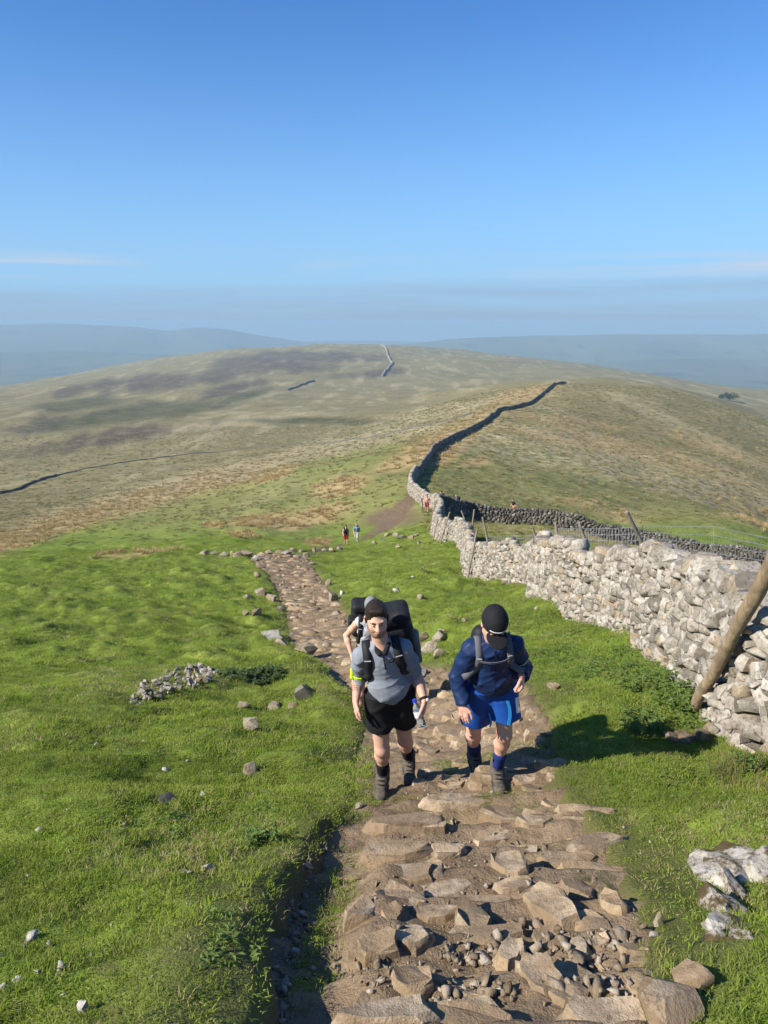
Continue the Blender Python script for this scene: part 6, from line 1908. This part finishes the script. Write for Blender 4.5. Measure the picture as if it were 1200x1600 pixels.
attach('jacket', sdf_mesh('jacket', jk, .0065, wr=wrinkle(.008, 38, 21), grow=.010, planes=[(T(0, 0, -.02), -X2['up'])]), M_NAVY, W2)
attach('collar', sdf_mesh('collar', [cap(T(0, -.02, Ls * .95), T(0, .02, Ls * 1.05), .084, .078, .01, cut=True)], .006), M_NAVY, W2)
zp = surface_path(jk, [T(.0, .0, Ls * t) for t in (.97, .85, .7, .55, .4, .25, .12)], [-X2['back']] * 7, .022)
attach('zip', ribbon(zp, [-X2['back']] * 7, .008, .004).mesh('zip'), M_BLACK, W2)
am = K['sr'] + (K['er'] - K['sr']) * .55
attach('sleeve_stripe', band(am, K['er'] - K['sr'], .071, .010, .003).mesh('sleeve_stripe'), M_REFL, W2)
feet = {'r': (np.array([-.02, -1, -.05]), np.array([0, .05, 1.])), 'l': (np.array([.16, -1, -.34]), np.array([0, -.3, 1.]))}
leg_wear(W2, K, X2, M_ROYAL, .60, M_SOCKB, .58, wrinkle(.008, 22, 23), feet, flare=.124)
# shorts: pale print and lighter blue panel on the thigh
h, k = K['hr'], K['kr']; ax = unit(k - h); side = unit(np.cross(ax, [0, -1, 0]))
th = [cap(h + (h - k) * .05, h + (k - h) * .60, .104, .124, .035)]
for nm, mt, o, w_, t0, t1 in (('printed_tag', M_WHITEP, .045, .030, .16, .46), ('side_panel', M_SKYB, -.012, .022, .18, .66), ('side_panel', M_SKYB, -.098, .012, .50, .80)):
    ts_ = np.linspace(t0, t1, 7); bend = [.0] * 7 if nm == 'printed_tag' else [.018 * math.sin(3.1 * i / 6) for i in range(7)]
    dr = [unit(np.array([.25 + o * 6, -1, .12]))] * 7
    pp_ = surface_path(th, [h + (k - h) * t + np.array([o + b_, 0, 0]) for t, b_ in zip(ts_, bend)], dr, .010)
    attach(nm, ribbon(pp_, dr, w_, .005).mesh(nm), mt, W2)
# cap
H = X2['H']; HM = X2['HM']
cp = empty('baseball_cap', tuple(H(0, 0, .05)), 'black peaked cap with a white stripe on the bowed man in blue', 'cap')
crown = [ell(H(0, -.012, .040), (.089, .112, .106), HM, .02)]
attach('crown', sdf_mesh('crown', crown, .005, planes=[(H(0, 0, .018), -HM[:, 2])], wr=wrinkle(.0015, 60, 4)), M_BLACK, cp)
attach('button', sdf_mesh('button', [ell(H(0, -.012, .147), (.008, .008, .005), HM)], .002), M_BLACK, cp)
attach('peak', sdf_mesh('peak', [ell(H(0, .108, .010), (.074, .092, .010), HM, .01), ], .004, planes=[(H(0, .07, 0), -HM[:, 1])]), M_BLACK, cp)
st = surface_path(crown, [H(x, .05, .060) for x in np.linspace(-.045, .045, 9)], [HM[:, 1] + HM[:, 0] * x * 3 for x in np.linspace(-.13, .13, 9)], .003)
attach('stripe', ribbon(st, [HM[:, 1]] * 9, .008, .003).mesh('stripe'), M_WHITEP, cp)
hair2 = [ell(H(0, -.022, .02), (.080, .100, .090), HM, .02)]
attach('hair', sdf_mesh('hair', hair2 + [ell(H(0, .10, -.02), (.1, .075, .08), HM, .01, '-'), ell(H(0, .0, -.11), (.2, .2, .08), HM, .01, '-')], .005, wr=wrinkle(.003, 200, 5)), M_HAIR, W2)
rk2, rc2 = pack('rucksack', 'small dark rucksack with grey straps on the bowed man in blue', X2, K, (M_PACK, M_PACK), .36, .24, .13, False, (0, -.04), .048, strap_prims=jk, strap_mat=M_GREYSTRAP, strap_in=.105)
ch = surface_path(jk, [T(x, .0, Ls * .80) for x in np.linspace(-.11, .11, 7)], [-X2['back']] * 7, .034)
attach('chest_strap', ribbon(ch, [-X2['back']] * 7, .018, .005).mesh('chest_strap'), M_GREYSTRAP, rk2)

# ---------------------------------------------------------------- the third walker, half hidden
y0 = 9.9
L3 = pose(dict(pelvis=(573, 1022, -.05), neck=(575, 967, -.25), head=(580, 948, -.36), el=(541, 993, -.12), wl=(549, 1022, -.25), er=(603, 995, -.15), wr=(600, 1022, -.3)), y0)
kl_ = np.array([L3['hl'][0], y0, pz(L3['hl'][0], y0)]); kr_ = np.array([L3['hr'][0], y0 + .35, pz(L3['hr'][0], y0 + .35)])
L3['al'] = kl_ + np.array([0, .1, .112]); L3['ar'] = kr_ + np.array([0, .1, .112])
L3['kl'] = (L3['hl'] + L3['al']) / 2 + np.array([0, -.10, 0]); L3['kr'] = (L3['hr'] + L3['ar']) / 2 + np.array([0, -.08, 0])
report('MAN3', L3); print(kl_, kr_)
HM3 = head_matrix(R(-8), R(22), 0)
cfg3 = dict(J=L3, foot=(kl_ + kr_) / 2, label='person in pale vest and grey cap walking half hidden behind the bearded man', HM=HM3,
            handl=(np.array([.05, -.3, -1]), np.array([1, .2, 0]), np.array([.2, -1, -.2]), dict(curl=.6)), handr=(np.array([-.05, -.3, -1]), np.array([-1, .2, 0]), np.array([-.2, -1, -.2]), dict(curl=.6)), vox=.008, group='walkers near by')
W3, X3 = walker(cfg3)
T = X3['T']; Ls = X3['Ls']
vest = [dict(q) for q in X3['torso'][:3]] + [cap(T(-.10, .0, Ls * .93), T(.10, .0, Ls * .93), .055, .055, .04)]
attach('vest', sdf_mesh('vest', vest, .009, wr=wrinkle(.006, 34, 31), grow=.012, planes=[(T(0, 0, -.03), -X3['up'])]), M_WHITESHIRT, W3)
feet = {'l': (np.array([0, -1, 0]), np.array([0, 0, 1.])), 'r': (np.array([0, -1, 0]), np.array([0, 0, 1.]))}
leg_wear(W3, L3, X3, M_RED, .62, M_SOCKK, .8, wrinkle(.006, 26, 33), feet, flare=.11)
H = X3['H']; HM = X3['HM']
attach('hair', sdf_mesh('hair', [ell(H(0, -.022, .02), (.082, .104, .092), HM, .02)] + [ell(H(0, .10, -.02), (.1, .08, .09), HM, .01, '-')], .007), M_HAIR, W3)
attach('cap', sdf_mesh('cap', [ell(H(0, -.012, .040), (.089, .112, .106), HM, .02)], .007, planes=[(H(0, 0, .03), -HM[:, 2])]), M_GREYCAP, W3)
rk3, _ = pack('rucksack', 'black rucksack with white piping on the half hidden walker', X3, L3, (M_PACK, M_PACK), .48, .34, .22, True, (-.04, .06), .06, strap_prims=vest, strap_in=.10)

# ---------------------------------------------------------------- small figures further off
def small_walker(base, face, label, top, bottom, skin_legs, packm=None, hat=None, seed=0, group='walkers far down the path', h=1.74, vest=False):
    g = random.Random(seed); s = h / 1.75
    r_ = empty('person', tuple(base), label, 'person', group)
    f = unit(np.array([math.sin(face), -math.cos(face), 0])); r = np.array([-f[1], f[0], 0]); r = -r; u = np.array([0, 0, 1.])
    B = lambda x, y, z_: np.asarray(base, float) + (r * x + f * y + u * z_) * s
    st = g.uniform(.12, .24); sg = g.choice((-1, 1))
    sk = [ell(B(0, .12, 1.63), (.08 * s, .095 * s, .115 * s), np.stack([r, f, u], 1)), cap(B(0, .06, 1.40), B(0, .10, 1.55), .058)]
    leg = []
    for q in (-1, 1):
        k = q * sg * st
        hp, kn, an = B(.09 * q, 0, .90), B(.10 * q, .07 + k * .6, .50), B(.10 * q, k - .06 + (0 if k > 0 else -.02), .09)
        sk += [cap(hp, kn, .085, .06, .03), cap(kn, an, .056, .04, .03)]
        leg.append((hp, kn, an))
    arms = []
    for q in (-1, 1):
        a, e, w = B(.19 * q, .04, 1.38), B(.25 * q, -.02 - q * sg * .08, 1.12), B(.23 * q, .12 - q * sg * .10, .92)
        sk += [cap(a, e, .05, .042, .03), cap(e, w, .040, .03, .03)] + [cap(w, w + (w - e) * .3, .034, .022, .02)]
        arms.append((a, e, w))
    tor = [ell(B(0, .05, 1.22), (.17 * s, .12 * s, .24 * s), np.stack([r, f, u], 1)), ell(B(0, .0, .95), (.16 * s, .12 * s, .13 * s), np.stack([r, f, u], 1), .05)]
    tt = lambda P_: np.tile(SKIN, (len(P_), 1))
    attach('body', sdf_mesh('body', sk + tor, .018, tint=tt), M_SKIN, r_)
    tp = [dict(q) for q in tor[:1]]
    if not vest: tp += [cap(a, a + (e - a) * .7, .062, .058, .03) for a, e, w in arms]
    attach('shirt', sdf_mesh('shirt', tp, .018, grow=.014), top, r_)
    bo = [dict(tor[1])] + [cap(hp, hp + (kn - hp) * (.75 if skin_legs else 1.0), .105, .095, .03) for hp, kn, an in leg]
    if not skin_legs: bo += [cap(kn, an, .08, .065, .03) for hp, kn, an in leg]
    attach('shorts' if skin_legs else 'trousers', sdf_mesh('shorts', bo, .018, grow=.006), bottom, r_)
    for hp, kn, an in leg:
        attach('boot', sdf_mesh('boot', [cap(an + u * -.03 - f * .04, an - u * .045 + f * .14, .05, .045)], .016), M_BOOT, r_)
    attach('hair' if hat is None else 'hat', sdf_mesh('hair', [ell(B(0, .10, 1.68), (.09 * s, .105 * s, .09 * s), np.stack([r, f, u], 1))], .016), hat or M_HAIR, r_)
    if packm:
        attach('rucksack', sdf_mesh('rucksack', [rbox(B(0, -.16, 1.22), (.16, .11, .27), np.stack([r, f, u], 1), .06)], .018), packm, r_)
        for q in (-1, 1): attach('strap', sdf_mesh('strap', [cap(B(.10 * q, .02, 1.43), B(.11 * q, .19, 1.28), .03), cap(B(.11 * q, .19, 1.28), B(.14 * q, .16, 1.05), .03)], .016), packm, r_)
    return r_
def stand(u, d):
    q = P(u, 800, d); return np.array([q.x, d, gz(q.x, d)])
def stand_at(u, v): 
    q = at(u, v); return np.array([q.x, q.y, q.z])
small_walker(stand(540, 61.5), R(10), 'far walker in dark vest and maroon shorts on the grass track', M_BLACK, M_RED, True, M_PACK, None, 1, vest=True)
small_walker(stand(557, 63.5), R(-8), 'far walker in blue shirt and pale trousers on the grass track', M_LIGHTBLUE, M_LIGHTTROUSER, False, M_PACK, M_GREYCAP, 2)
small_walker(stand(667, 68.5), R(-15), 'far walker in pink top by the gatepost', M_PINK, M_RED, True, None, None, 3, vest=True)
small_walker(stand(690, 72.5), R(-40), 'far walker in dark clothes by the corner where the two walls meet', M_NAVY, M_BLACK, True, M_PACK, None, 4)
small_walker(stand(714, 72.8), R(-60), 'far walker with a grey hat behind the left end of the dark wall', M_NAVY, M_RED, True, M_PACK, M_GREYCAP, 5)
small_walker(stand(802, 79.5), R(-70), 'far walker in black top and orange shorts behind the dark wall', M_BLACK, M_ORANGE, True, None, None, 6)
